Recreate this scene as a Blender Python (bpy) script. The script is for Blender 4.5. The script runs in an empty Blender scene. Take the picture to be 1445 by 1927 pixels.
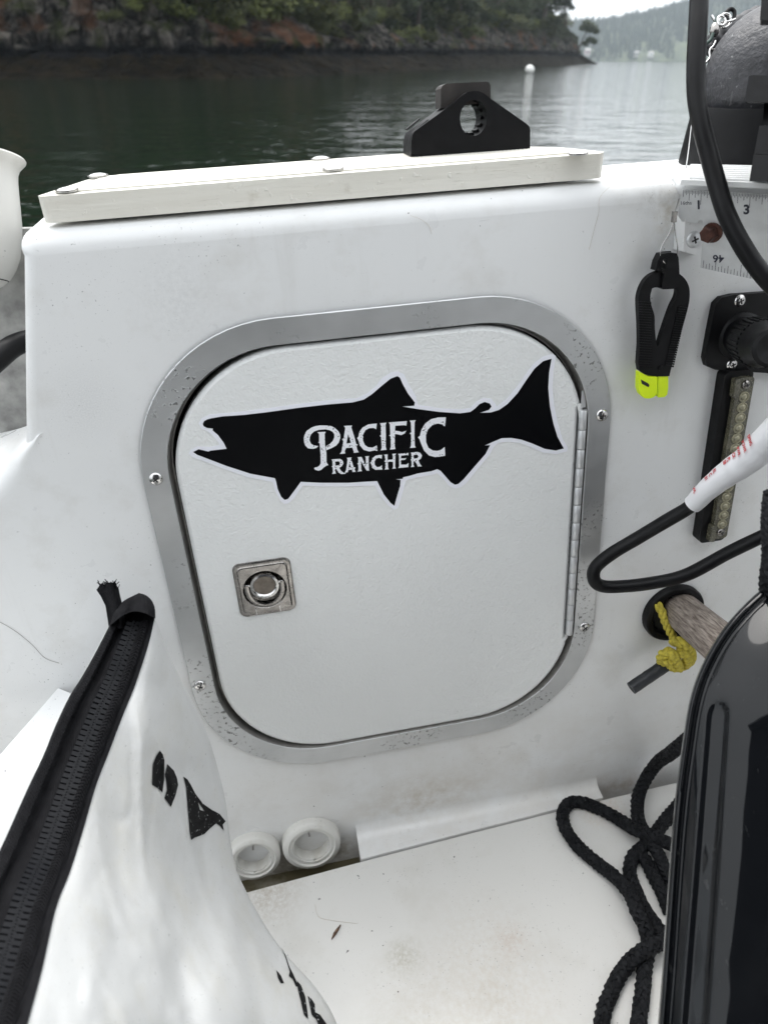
import bpy, math, random
from mathutils import Vector, Matrix, noise
from mathutils.geometry import tessellate_polygon
from mathutils.bvhtree import BVHTree
R = math.radians
random.seed(7)
sc = bpy.context.scene
COL = sc.collection

# ------------------------------------------------------------------ camera
F, CX, CY, PITCH, HC = 1380.0, 722.5, 963.5, R(31.6156), 1.25
cam_d = bpy.data.cameras.new('camera'); cam = bpy.data.objects.new('camera', cam_d); COL.objects.link(cam)
cam_d.sensor_fit = 'VERTICAL'; cam_d.sensor_height = 24.0; cam_d.sensor_width = 18.0
cam_d.lens = F / 1927 * 24.0
cam_d.clip_start = 0.02; cam_d.clip_end = 20000
cam_d.dof.use_dof = True; cam_d.dof.focus_distance = 0.80; cam_d.dof.aperture_fstop = 4.6
cam.location = (0, 0, HC); cam.rotation_euler = (math.pi / 2 - PITCH, 0, 0)
sc.camera = cam

# ------------------------------------------------------------------ sky, sun, exposure
SUN_EL, SUN_AZ = R(62), R(-25)          # azimuth from +Y towards +X
world = bpy.data.worlds.new("World"); sc.world = world; world.use_nodes = True
nt = world.node_tree; nt.nodes.clear()
wo = nt.nodes.new('ShaderNodeOutputWorld'); bg = nt.nodes.new('ShaderNodeBackground')
sky = nt.nodes.new('ShaderNodeTexSky'); sky.sky_type = 'NISHITA'; sky.sun_disc = False
sky.sun_elevation = SUN_EL; sky.sun_rotation = SUN_AZ; sky.air_density = 1.0; sky.dust_density = 6.0; sky.ozone_density = 1.0
hs = nt.nodes.new('ShaderNodeHueSaturation'); hs.inputs['Saturation'].default_value = 0.22
mx = nt.nodes.new('ShaderNodeMix'); mx.data_type = 'RGBA'; mx.inputs[0].default_value = 0.85   # cloud deck over the clear sky
mx.inputs[7].default_value = (4.0, 4.15, 4.27, 1)
nt.links.new(sky.outputs[0], hs.inputs['Color']); nt.links.new(hs.outputs[0], mx.inputs[6])
tc = nt.nodes.new('ShaderNodeTexCoord'); sxyz = nt.nodes.new('ShaderNodeSeparateXYZ'); nt.links.new(tc.outputs['Generated'], sxyz.inputs[0])
mr = nt.nodes.new('ShaderNodeMapRange'); mr.inputs[3].default_value = 1.0; mr.inputs[4].default_value = 1.5; nt.links.new(sxyz.outputs['Z'], mr.inputs[0])   # overcast sky: zenith brighter than the horizon
vmx = nt.nodes.new('ShaderNodeVectorMath'); vmx.operation = 'SCALE'; nt.links.new(mx.outputs[2], vmx.inputs[0]); nt.links.new(mr.outputs[0], vmx.inputs['Scale'])
nt.links.new(vmx.outputs[0], bg.inputs[0]); bg.inputs[1].default_value = 0.10
nt.links.new(bg.outputs[0], wo.inputs[0])
sun_d = bpy.data.lights.new('sun', 'SUN'); sun = bpy.data.objects.new('sun', sun_d); COL.objects.link(sun)
sun_d.energy = 0.6; sun_d.angle = R(40); sun_d.color = (1, 0.97, 0.93)
sd = Vector((math.sin(SUN_AZ) * math.cos(SUN_EL), math.cos(SUN_AZ) * math.cos(SUN_EL), math.sin(SUN_EL)))
sun.rotation_euler = (-sd).to_track_quat('-Z', 'Y').to_euler()
sc.view_settings.view_transform = 'Standard'; sc.view_settings.look = 'None'
sc.view_settings.exposure = 2.0; sc.view_settings.gamma = 1.0; sc.view_settings.use_curve_mapping = False
sc.render.engine = 'CYCLES'; sc.cycles.use_denoising = True
sc.cycles.max_bounces = 8; sc.cycles.volume_bounces = 1; sc.cycles.caustics_reflective = False; sc.cycles.caustics_refractive = False

# ------------------------------------------------------------------ boat frame (a right, b up along the transom, c into the cockpit)
U = Vector((0.98139038, -0.13820498, 0.13331278)); Vd = Vector((0.06299141, 0.88754312, 0.45639817)); Nn = Vector((-0.18139734, -0.43950722, 0.87973201))
D0 = 0.8142323
O = Vector((0, 0, D0)); W = -Nn
C2W = Matrix(((1, 0, 0), (0, -math.sin(PITCH), math.cos(PITCH)), (0, -math.cos(PITCH), -math.sin(PITCH))))
wu, wv, ww, worg = C2W @ U, C2W @ (-Vd), C2W @ W, C2W @ O + Vector((0, 0, HC))
BM = Matrix(((wu.x, wv.x, ww.x, worg.x), (wu.y, wv.y, ww.y, worg.y), (wu.z, wv.z, ww.z, worg.z), (0, 0, 0, 1)))
def ray(x, y): return Vector(((x - CX) / F, (y - CY) / F, 1.0))
def uvw(X): X = X - O; return Vector((X.dot(U), -X.dot(Vd), X.dot(W)))
def pxw(x, y, c=0.0):                      # point of the plane parallel to the transom at distance c
    d = ray(x, y); t = (c - (-O).dot(W)) / d.dot(W); return uvw(d * t)
KL = 0.0872
def pxh(x, y, b0):                         # point of the level plane at height b0
    d = ray(x, y); A = -d.dot(Vd) + KL * d.dot(W); B = -O.dot(Vd) + KL * O.dot(W); return uvw(d * ((b0 + B) / A))
def pxd(x, y, t): return uvw(ray(x, y) * t)
def pxp(x, y, p0, n):                      # point of any plane in boat coordinates
    o = uvw(Vector((0, 0, 0))); d = uvw(ray(x, y)) - o; return o + d * ((p0 - o).dot(n) / d.dot(n))
def lev(a, b0, c): return Vector((a, b0 - KL * c, c))
CAMB = uvw(Vector((0, 0, 0)))

# ------------------------------------------------------------------ mesh helpers
class G:
    def __init__(s): s.v, s.f, s.m = [], [], []
    def add(s, vs, fs, mi=0):
        n = len(s.v); s.v += [Vector(p) for p in vs]; s.f += [tuple(i + n for i in q) for q in fs]; s.m += [mi] * len(fs); return s
    def grid(s, rows, mi=0, wrap=False, flip=False):
        m = len(rows[0]); vs = [p for r in rows for p in r]; fs = []
        for i in range(len(rows) - 1):
            for j in range(m if wrap else m - 1):
                k = (j + 1) % m
                q = (i * m + j, i * m + k, (i + 1) * m + k, (i + 1) * m + j); fs.append(q[::-1] if flip else q)
        return s.add(vs, fs, mi)
    def fan(s, pts, mi=0, flip=False):
        q = tuple(range(len(pts))); return s.add(pts, [q[::-1] if flip else q], mi)
    def tube(s, pts, r, seg=10, mi=0, caps=True, mod=None):
        n = len(pts); rr = r if isinstance(r, (list, tuple)) else [r] * n
        rows = []; T = (pts[1] - pts[0]).normalized(); X = T.orthogonal().normalized()
        for i in range(n):
            T = (pts[min(i + 1, n - 1)] - pts[max(i - 1, 0)]).normalized()
            X = (X - T * X.dot(T)).normalized(); Y = T.cross(X)
            rows.append([pts[i] + (X * math.cos(2 * math.pi * k / seg) + Y * math.sin(2 * math.pi * k / seg)) * (rr[i] * (mod(i, k) if mod else 1)) for k in range(seg)])
        s.grid(rows, mi, wrap=True, flip=True)
        if caps: s.fan(rows[0], mi); s.fan(rows[-1], mi, flip=True)
        return s
    def lathe(s, prof, org, ax, seg=24, mi=0, xr=None, caps=(False, False)):
        ax = ax.normalized(); X = (xr or ax.orthogonal()).normalized(); Y = ax.cross(X)
        rows = [[org + ax * h + (X * math.cos(2 * math.pi * k / seg) + Y * math.sin(2 * math.pi * k / seg)) * r for k in range(seg)] for r, h in prof]
        s.grid(rows, mi, wrap=True)
        if caps[0]: s.fan(rows[0], mi, flip=True)
        if caps[1]: s.fan(rows[-1], mi)
        return s
    def prism(s, outer, e, holes=(), mi=0, back=True, side=True):   # outer: 3-D points of the FRONT face, e: vector to the back face
        loops = [list(outer)] + [list(h) for h in holes]
        tri = tessellate_polygon(loops); al = [p for l in loops for p in l]
        nrm = Vector((0, 0, 0))
        for i in range(len(outer)): nrm += outer[i - 1].cross(outer[i])
        if nrm.dot(e) > 0: nrm = -nrm
        ff = []
        for t in tri:
            a, b, c = (al[i] for i in t)
            ff.append(t if (b - a).cross(c - a).dot(e) < 0 else t[::-1])
        s.add(al, ff, mi)
        if back: s.add([p + e for p in al], [t[::-1] for t in ff], mi)
        if side:
            for li, l in enumerate(loops):
                ar = Vector((0, 0, 0))
                for i in range(len(l)): ar += l[i - 1].cross(l[i])
                fl = (ar.dot(e) < 0) == (li == 0)
                rows = [l + [l[0]], [p + e for p in l] + [l[0] + e]]
                s.grid(rows, mi, flip=not fl)
        return s
    def box(s, c, hx, hy, hz, mi=0):       # centre and three half-vectors
        P = [c + hx * i + hy * j + hz * k for i in (-1, 1) for j in (-1, 1) for k in (-1, 1)]
        fs = [(0, 1, 3, 2), (4, 6, 7, 5), (0, 4, 5, 1), (2, 3, 7, 6), (0, 2, 6, 4), (1, 5, 7, 3)]
        if hx.cross(hy).dot(hz) < 0: fs = [f[::-1] for f in fs]
        return s.add(P, fs, mi)

def cat(pts, n=8, closed=False):           # Catmull-Rom
    out = []; N = len(pts)
    for i in range(N if closed else N - 1):
        g = (lambda k: pts[k % N]) if closed else (lambda k: pts[max(0, min(N - 1, k))])
        p0, p1, p2, p3 = g(i - 1), g(i), g(i + 1), g(i + 2)
        for k in range(n):
            t = k / n
            out.append(0.5 * ((2 * p1) + (p2 - p0) * t + (2 * p0 - 5 * p1 + 4 * p2 - p3) * t * t + (3 * p1 - p0 - 3 * p2 + p3) * t ** 3))
    if not closed: out.append(pts[-1].copy())
    return out
def resample(pts, step):
    out = [pts[0].copy()]; acc = 0
    for i in range(1, len(pts)):
        a, b = pts[i - 1], pts[i]; L = (b - a).length; d = step - acc
        while d <= L and L > 0: out.append(a.lerp(b, d / L)); d += step
        acc = L - (d - step)
    return out
def rrect(x0, x1, y0, y1, r, n=14):
    o = []
    for cx, cy, a0 in ((x1 - r, y1 - r, 0), (x0 + r, y1 - r, 90), (x0 + r, y0 + r, 180), (x1 - r, y0 + r, 270)):
        for k in range(n + 1):
            a = R(a0 + 90 * k / n); o.append((cx + r * math.cos(a), cy + r * math.sin(a)))
    return o
X3, Y3, Z3 = Vector((1, 0, 0)), Vector((0, 1, 0)), Vector((0, 0, 1))
UP = Vector((0, 0.9962, 0.0869)).normalized(); FW = X3.cross(UP).normalized()   # level up, level toward camera
assert FW.z > 0

LOC = {}
def finish(o, smooth, bev, wn):
    me = o.data
    if smooth is not None:
        me.polygons.foreach_set('use_smooth', [True] * len(me.polygons))
        me.set_sharp_from_angle(angle=R(smooth))
    if bev:
        m = o.modifiers.new('bevel', 'BEVEL'); m.width = bev; m.segments = 3; m.limit_method = 'ANGLE'; m.angle_limit = R(35); m.harden_normals = smooth is not None
    if wn:
        m = o.modifiers.new('wn', 'WEIGHTED_NORMAL'); m.keep_sharp = True; m.weight = 100
def root(name, loc, label, cat_, group=None, world_=False):
    o = bpy.data.objects.new(name, None); COL.objects.link(o); o.empty_display_size = 0.05
    loc = Vector(loc); LOC[o.name] = (loc, world_)
    o.matrix_world = (Matrix.Translation(loc) if world_ else BM @ Matrix.Translation(loc))
    tag(o, label, cat_, group); return o
def tag(o, label=None, cat_=None, group=None, kind=None):
    for k, v in (('label', label), ('category', cat_), ('group', group), ('kind', kind)):
        if v: o[k] = v
    return o
def mk(name, g, mat_, parent=None, smooth=None, bev=0, wn=False, world_=False, loc=None):
    if parent is not None: loc, world_ = LOC[parent.name]
    loc = Vector(loc) if loc is not None else Vector((0, 0, 0))
    me = bpy.data.meshes.new(name); me.from_pydata([p - loc for p in g.v], [], g.f)
    for m in (mat_ if isinstance(mat_, (list, tuple)) else [mat_]): me.materials.append(m)
    if any(g.m): me.polygons.foreach_set('material_index', g.m)
    me.update(); o = bpy.data.objects.new(name, me); COL.objects.link(o)
    if parent is not None: o.parent = parent
    else: o.matrix_world = (Matrix.Translation(loc) if world_ else BM @ Matrix.Translation(loc))
    LOC[o.name] = (loc, world_)
    finish(o, smooth, bev, wn); return o
def inst(proto_mesh, name, parent, M, finish_from=None):   # a copy that shares mesh data; M in boat coordinates
    o = bpy.data.objects.new(name, proto_mesh); COL.objects.link(o)
    loc, w_ = LOC[parent.name]; o.parent = parent
    o.matrix_local = Matrix.Translation(-loc) @ M; LOC[o.name] = (loc, w_)
    return o
def mesh_of(g, mats, smooth=None):
    me = bpy.data.meshes.new('piece'); me.from_pydata(g.v, [], g.f)
    for m in mats: me.materials.append(m)
    if any(g.m): me.polygons.foreach_set('material_index', g.m)
    if smooth is not None:
        me.polygons.foreach_set('use_smooth', [True] * len(me.polygons)); me.set_sharp_from_angle(angle=R(smooth))
    me.update(); return me
def frame(x, y, z, o): return Matrix(((x.x, y.x, z.x, o.x), (x.y, y.y, z.y, o.y), (x.z, y.z, z.z, o.z), (0, 0, 0, 1)))

# ------------------------------------------------------------------ materials
class N:
    def __init__(s, name):
        s.mat = bpy.data.materials.new(name); s.mat.use_nodes = True; s.t = s.mat.node_tree
        s.b = s.t.nodes['Principled BSDF']; s.co = s.t.nodes.new('ShaderNodeTexCoord').outputs['Object']
    def new(s, ty, **kw):
        n = s.t.nodes.new(ty)
        for k, v in kw.items(): setattr(n, k, v)
        return n
    def link(s, a, b): s.t.links.new(a, b)
    def noise(s, scale, detail=4, rough=.55, stretch=None, off=None, dist=0):
        n = s.new('ShaderNodeTexNoise'); n.inputs['Scale'].default_value = scale; n.inputs['Detail'].default_value = detail
        n.inputs['Roughness'].default_value = rough; n.inputs['Distortion'].default_value = dist
        co = s.co
        if stretch or off:
            mp = s.new('ShaderNodeMapping'); mp.inputs['Scale'].default_value = stretch or (1, 1, 1); mp.inputs['Location'].default_value = off or (0, 0, 0)
            s.link(co, mp.inputs[0]); co = mp.outputs[0]
        s.link(co, n.inputs['Vector']); return n.outputs['Fac']
    def ramp(s, fac, a, b, lo=0.0, hi=1.0):
        m = s.new('ShaderNodeMapRange'); m.inputs[1].default_value = a; m.inputs[2].default_value = b; m.inputs[3].default_value = lo; m.inputs[4].default_value = hi
        s.link(fac, m.inputs[0]); return m.outputs[0]
    def mul(s, a, b, op='MULTIPLY'):
        m = s.new('ShaderNodeMath', operation=op)
        for i, q in enumerate((a, b)):
            if hasattr(q, 'links'): s.link(q, m.inputs[i])
            else: m.inputs[i].default_value = q
        return m.outputs[0]
    def mix(s, fac, a, b):
        m = s.new('ShaderNodeMix'); m.data_type = 'RGBA'
        for q, i in ((fac, 0), (a, 6), (b, 7)):
            if hasattr(q, 'links'): s.link(q, m.inputs[i])
            elif i == 0: m.inputs[0].default_value = q
            else: m.inputs[i].default_value = (*q, 1)
        return m.outputs[2]
    def blob(s, c, r, sc_=(1, 1, 1)):      # 1 at c falling to 0 at r
        vm = s.new('ShaderNodeVectorMath', operation='SUBTRACT'); s.link(s.co, vm.inputs[0]); vm.inputs[1].default_value = c
        v2 = s.new('ShaderNodeVectorMath', operation='MULTIPLY'); s.link(vm.outputs[0], v2.inputs[0]); v2.inputs[1].default_value = sc_
        v3 = s.new('ShaderNodeVectorMath', operation='LENGTH'); s.link(v2.outputs[0], v3.inputs[0])
        return s.ramp(v3.outputs['Value'], 0, r, 1, 0)
    def bump(s, h, strength, dist, prev=None):
        b = s.new('ShaderNodeBump'); b.inputs['Strength'].default_value = strength; b.inputs['Distance'].default_value = dist
        s.link(h, b.inputs['Height'])
        if prev is not None: s.link(prev, b.inputs['Normal'])
        return b.outputs[0]
    def out(s, col=None, rough=None, normal=None, metal=0, spec=None, coat=0):
        for q, nm in ((col, 'Base Color'), (rough, 'Roughness')):
            if q is None: continue
            if hasattr(q, 'links'): s.link(q, s.b.inputs[nm])
            else: s.b.inputs[nm].default_value = (*q, 1) if nm == 'Base Color' else q
        if normal is not None: s.link(normal, s.b.inputs['Normal'])
        s.b.inputs['Metallic'].default_value = metal
        if spec is not None: s.b.inputs['Specular IOR Level'].default_value = spec
        if coat: s.b.inputs['Coat Weight'].default_value = coat
        return s.mat
def simple(name, col, rough=.5, metal=0, var=0.15, vs=60, bump=0.0, bs=400, bd=.0004, spec=None, coat=0):
    m = N(name); a = tuple(c * (1 - var) for c in col); b = tuple(min(1, c * (1 + var)) for c in col)
    c = m.mix(m.ramp(m.noise(vs, 5), .3, .7), a, b)
    r = m.ramp(m.noise(vs * 1.7, 4, off=(3, 1, 2)), .3, .7, max(0.02, rough - .08), min(1, rough + .08))
    nm = m.bump(m.noise(bs, 3), bump, bd) if bump else None
    return m.out(c, r, nm, metal, spec, coat)

def gelcoat(name, base, stains_tones=(), spk=.9, rough=.32, dirt=.35):
    m = N(name)
    c = m.mix(m.ramp(m.noise(3.5, 4), .3, .7), tuple(x * .965 for x in base), base)
    dn = m.ramp(m.noise(13, 7, .65), .52, .82)
    c = m.mix(m.mul(dn, dirt), c, (.42, .39, .33))
    sp = m.mul(m.ramp(m.noise(430, 2), .675, .73), m.ramp(m.noise(9, 3, off=(5, 2, 1)), .45, .7))
    c = m.mix(m.mul(sp, spk), c, (.10, .10, .10))
    sp2 = m.mul(m.ramp(m.noise(150, 2, off=(1, 7, 3)), .735, .76), m.ramp(m.noise(7, 3, off=(2, 2, 9)), .4, .6))
    c = m.mix(m.mul(sp2, spk * 1.2), c, (.08, .08, .08))
    st_ = m.mul(m.ramp(m.noise(38, 5, .65, stretch=(1, .07, 1), off=(2, 3, 4)), .56, .76), m.ramp(m.noise(6, 3, off=(8, 1, 2)), .46, .68))
    c = m.mix(m.mul(st_, .22), c, (.36, .34, .30))
    scr = m.mul(m.ramp(m.noise(120, 3, .6, stretch=(.12, 1.6, 1), dist=1.5), .70, .73), m.ramp(m.noise(8, 3, off=(4, 6, 2)), .5, .62))
    c = m.mix(m.mul(scr, .4), c, (.40, .40, .40))
    for ctr, r, scl, colr, amt, ns in stains_tones:
        c = m.mix(m.mul(m.mul(m.blob(ctr, r, scl), m.ramp(m.noise(ns, 6, .7, off=(ctr[0] * 9, 1, 2)), .38, .62)), amt), c, colr)
    rr = m.ramp(m.noise(25, 4), .3, .7, rough - .06, rough + .12)
    nm = m.bump(m.noise(900, 2), .06, .0003, m.bump(m.noise(14, 2), .05, .004))
    return m.out(c, rr, nm)

def brushed(name):
    m = N(name)
    c = m.mix(m.ramp(m.noise(8, 4), .3, .7), (.50, .51, .515), (.66, .67, .68))
    pit = m.mul(m.ramp(m.noise(210, 3, .6), .58, .64), m.ramp(m.noise(9, 3, off=(1.3, 4, 2)), .52, .60))
    c = m.mix(m.mul(pit, .75), c, (.12, .12, .115))
    br = m.noise(60, 3, stretch=(1, 40, 1)); br2 = m.noise(60, 3, stretch=(40, 1, 1))
    dirt = m.mul(m.ramp(m.noise(9, 5, off=(7, 1, 1)), .5, .75), .5)
    r = m.mul(m.ramp(br, .3, .7, .42, .55), m.mul(dirt, .2), 'ADD')
    nm = m.bump(pit, .6, .0006, m.bump(br, .05, .0002, m.bump(m.noise(6, 2), .08, .004)))
    return m.out(c, r, nm, 1.0)

WHITE = (.76, .765, .765)
def UVt(x, y, c=0): p = pxw(x, y, c); return (p.x, p.y, p.z)
FB = -0.497        # floor level (boat b at c=0)
def FVt(x, y): p = pxh(x, y, FB); return (p.x, p.y, p.z)
M_wall = gelcoat('gelcoat_white', WHITE, [
    (UVt(1258, 405), .03, (1.6, .8, 1), (.40, .34, .24), .75, 60), (UVt(1235, 375), .022, (1, 1.2, 1), (.32, .30, .27), .5, 90),
    (UVt(800, 1500), .085, (.7, 1.6, 1), (.40, .33, .24), .6, 40), (UVt(560, 1660), .12, (.9, 1.5, .7), (.10, .075, .03), 1.0, 30),
    (UVt(545, 1640), .07, (1, 1.2, .8), (.13, .09, .04), .8, 60), (UVt(640, 1600), .035, (1, 1, 1), (.20, .15, .08), .7, 80), (UVt(1170, 1480), .06, (.7, 1.5, 1), (.36, .27, .18), .6, 50), (UVt(340, 560), .06, (1, 1, 1), (.5, .5, .5), .3, 200),
    (UVt(160, 760), .05, (1, 1, 1), (.2, .2, .2), .2, 700), (UVt(900, 1490), .36, (.55, 1.5, 1), (.50, .44, .36), .35, 9), (UVt(1330, 960), .05, (1.4, .7, 1), (.36, .35, .35), .5, 70)])  # broad warm, darker tone low on the wall; grey patch at the lens strip
M_floor = gelcoat('floor_white', (.655, .645, .62), [
    (FVt(930, 1860), .10, (1, 1, .7), (.42, .33, .22), .28, 160), (FVt(760, 1800), .03, (1, 1, 1), (.35, .33, .25), .65, 220),
    (FVt(960, 1770), .03, (1, 1, 1), (.40, .22, .12), .3, 260), (FVt(505, 1680), .06, (1, 1, 1), (.25, .17, .09), .45, 200),
    (FVt(1130, 1520), .04, (1, 1, 1), (.45, .28, .14), .45, 200), (FVt(800, 1910), .10, (1, 1, 1), (.40, .33, .22), .22, 150)], spk=1.0, rough=.42, dirt=.3)
M_frame = brushed('brushed_aluminium')
M_steel = simple('stainless_steel', (.58, .57, .56), .16, 1, .12, 90)
M_steel_d = simple('tarnished_steel', (.30, .285, .27), .25, 1, .25, 80)
M_dark = simple('dark_gap', (.02, .02, .02), .8)
M_gasket = simple('grey_flange', (.30, .29, .275), .45, .7, .2, 70)
M_blk = simple('black_plastic', (.0035, .0035, .0042), .48, 0, .3, 80, .25, 700, .0003, spec=.22)
M_blk_soft = simple('black_rubber', (.0045, .0045, .0052), .42, 0, .3, 60, .15, 500, .0003, spec=.22)
M_blk_gloss = None
M_pvc = gelcoat('white_pvc', (.66, .65, .615), [], .8, .4, 1.2)
M_yel = simple('fluorescent_yellow', (.74, .97, .0), .4, 0, .06, 60)
m = N('door_panel')
peb = m.noise(260, 2, .5, dist=.8)
c = m.mix(m.ramp(m.noise(4, 4), .3, .7), (.765, .775, .77), (.80, .81, .805))
sp = m.mul(m.ramp(m.noise(120, 3, stretch=(1, .6, 1)), .70, .78), m.ramp(m.noise(6, 3, off=(2, 5, 1)), .48, .66))
c = m.mix(m.mul(sp, .45), c, (.25, .25, .25))
strk = m.mul(m.ramp(m.noise(45, 4, stretch=(1, .12, 1)), .58, .75), m.ramp(m.noise(5, 2, off=(4, 1, 1)), .45, .7))
c = m.mix(m.mul(strk, .22), c, (.42, .41, .38))
M_door = m.out(c, .36, m.bump(peb, .7, .0015))
m = N('decal_black'); M_dblk = m.out((.0018, .002, .0028), .45, spec=.10)
m = N('decal_white'); M_dwht = m.out((.84, .85, .91), .4)
m = N('worn_lettering')
wn_ = m.mul(m.ramp(m.noise(560, 1), .62, .66), m.ramp(m.noise(80, 2, off=(3, 1, 8)), .44, .52))
M_dlet = m.out(m.mix(wn_, (.83, .84, .88), (.006, .006, .008)), .4)
m = N('cream_board')
c = m.mix(m.ramp(m.noise(20, 5, stretch=(.3, 3, 3)), .3, .7), (.72, .695, .625), (.80, .78, .715))
sc_ = m.mul(m.ramp(m.noise(240, 3, stretch=(.5, .5, .5)), .63, .70), m.ramp(m.noise(12, 3, off=(5, 1, 1)), .45, .6))
c = m.mix(m.mul(sc_, .45), c, (.84, .83, .78))
c = m.mix(m.mul(m.ramp(m.noise(160, 4, .7, stretch=(.25, 2.5, 2.5), off=(4, 4, 1)), .62, .70), .35), c, (.34, .31, .25))
c = m.mix(m.mul(m.ramp(m.noise(40, 6, .7, off=(1, 9, 1)), .58, .75), .5), c, (.42, .38, .30))
M_board = m.out(c, .5, m.bump(m.noise(50, 5, .65, stretch=(.25, 3, 3)), .6, .0012, m.bump(sc_, .7, .0008)))
m = N('non_skid_pad')
c = m.mix(m.ramp(m.noise(25, 5), .3, .7), (.56, .542, .49), (.64, .62, .565))
M_pad = m.out(c, .6)
M_grey_dirty = simple('weathered_grey', (.36, .355, .34), .6, 0, .35, 45, .3, 200, .0006)
M_tube = gelcoat('dirty_white_tube', (.62, .61, .58), [], .5, .4, 1.0)
M_alu = simple('dull_aluminium', (.62, .63, .64), .45, .55, .12, 40)
M_ink = simple('ruler_ink', (.02, .022, .04), .5)
M_rust = simple('rusty_bolt', (.075, .03, .022), .6, .3, .5, 150, .4, 500, .0006)
M_rope = simple('black_rope', (.0085, .009, .0105), .7, 0, .3, 300, .4, 2500, .0005, spec=.2)
M_zip = simple('black_zip_teeth', (.011, .0115, .0135), .5, 0, .25, 120, spec=.12)
M_red = simple('red_print', (.5, .03, .04), .5)

# ================================================================== SETTING: transom wall
aL, aR = -0.302, 0.66
pLB = pxw(46, 822)
RT, RL = 0.022, 0.012
Tb, Ld = 0.297, 0.0
fx0, fx1, fy1, fy0, fr = -0.2448, 0.2592, 0.2242, -0.3506, 0.1506       # outer edge of the hatch frame
FWd = 0.0262
g = G()
BOT = -0.481
lp = [Vector((aL + RL + .0, pxw(45, 835).y + .0, 0))]
apex = pxw(123, 806)
ridge = [apex] + [pxw(x, y) for x, y in ((95, 838), (62, 876), (30, 912), (0, 944), (-60, 1005), (-160, 1105))]
ridge = cat(ridge, 5)
outer = [Vector((aR, Tb, 0)), Vector((aL + RL, Tb, 0)), Vector((pLB.x + RL, pLB.y, 0)), pxw(84, 814)] + ridge + [Vector((ridge[-1].x, -.62, 0)), Vector((-.0716, -.62, 0)), Vector((-.0716, BOT, 0)), Vector((aR, BOT, 0))]
hole = [Vector((x, y, 0)) for x, y in rrect(fx0 + FWd - .006, fx1 - FWd + .006, fy0 + FWd - .006, fy1 - FWd + .006, fr - FWd + .006, 16)]
g.prism(outer, Vector((0, 0, -.06)), [hole], back=False, side=False)
g.grid([hole + [hole[0]], [p + Vector((0, 0, -.06)) for p in hole] + [hole[0] + Vector((0, 0, -.06))]], 1)
g.fan([p + Vector((0, 0, -.055)) for p in rrect and [Vector(q) for q in hole]], 1)
# rounding along the top, the upper left corner and the left end, then the deck
path = [(Vector((aR, Tb, 0)), Vector((0, 1, 0)), RT), (Vector((aL + RL, Tb, 0)), Vector((0, 1, 0)), RT)]
for k in range(1, 9):
    a = R(90 + 90 * k / 8); path.append((Vector((aL + RL, Tb, 0)), Vector((math.cos(a), math.sin(a), 0)), RT + (RL - RT) * k / 8))
path.append((Vector((pLB.x + RL, pLB.y, 0)), Vector((-1, 0, 0)), RL))
path.append((Vector((pLB.x + RL - .02, pLB.y - .06, 0)), Vector((-1, 0, 0)), RL))
rows = []
for k in range(9):
    t = R(90 * k / 8); rows.append([p + n_ * (r * math.sin(t)) + Vector((0, 0, -(r - r * math.cos(t)))) for p, n_, r in path])
DK = Tb + RT                                # deck level
rows.append([p + n_ * r + Vector((0, .0, -.112)) + (UP - Y3) * 0 + Vector((0, KL * .09, 0)) * max(0, n_.y) for p, n_, r in path])
rows.append([p + n_ * r + Vector((0, 0, -.124)) - n_ * .016 for p, n_, r in path])
rows.append([p + n_ * r + Vector((0, 0, -.130)) - n_ * .18 for p, n_, r in path])
g.grid(rows, 0)
# sloping ledge to the left, round over then back
rr = []
bkp = cat([apex, pxw(84, 814), Vector((pLB.x + RL, pLB.y, 0)), pxw(36, 827, -.025), pxw(0, 837, -.06), pxw(-60, 850, -.08), pxw(-160, 874, -.10)], 5)
for i, p in enumerate(ridge):
    T = (ridge[min(i + 1, len(ridge) - 1)] - ridge[max(i - 1, 0)]).normalized(); n_ = Vector((T.y, -T.x, 0))
    if n_.y < 0: n_ = -n_
    q = bkp[i]; C_ = p + n_ * (q - p).length * .42; col_ = []
    for k in range(11):
        t = k / 10; col_.append(p * (1 - t) ** 2 + C_ * (2 * t * (1 - t)) + q * t * t)
    col_.append(q + Vector((0, -.002, -.05))); col_.append(q + Vector((0, -.3, -.06)))
    rr.append(col_)
g.grid(rr, 0, flip=True)
# cove at the foot and the low ledge it runs into
a0, a1 = -.0716, pxh(1128, 1490, FB).x
seam = [pxh(660, 1625, FB), pxh(680, 1620, FB), pxh(900, 1563, FB), pxh(1130, 1505, FB), pxh(1300, 1465, FB), pxh(1600, 1400, FB)]
def seam_c(a):
    for i in range(len(seam) - 1):
        if seam[i].x <= a <= seam[i + 1].x: t = (a - seam[i].x) / (seam[i + 1].x - seam[i].x); return seam[i].z + (seam[i + 1].z - seam[i].z) * t
    return seam[0].z if a < seam[0].x else seam[-1].z
LB = FB + .0015
rows = []
for i in range(14):
    a = a0 + (a1 - a0) * i / 13; sc0 = seam_c(a); rad = min(.02, sc0 * .62)
    col_ = [Vector((a, BOT, 0))]
    for k in range(9):
        t = R(90 * k / 8); col_.append(Vector((a, LB - KL * rad + (BOT - LB + KL * rad) * (1 - math.sin(t)) , rad * (1 - math.cos(t)))))
    e = sc0 - .0015
    col_ += [lev(a, LB, e - .003), lev(a, LB - .0006, e - .0008), lev(a, LB - .003, e), lev(a, LB - .03, e)]
    rows.append(col_)
g.grid(rows, 0, flip=False)
g.fan([Vector((a0, -.56, 0))] + [Vector(p) for p in rows[0]] + [Vector((a0, -.56, rows[0][-1].z))], 0, flip=True)
g.fan([Vector((a1, -.56, 0))] + [Vector(p) for p in rows[-1]] + [Vector((a1, -.56, rows[-1][-1].z))], 0)
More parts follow.
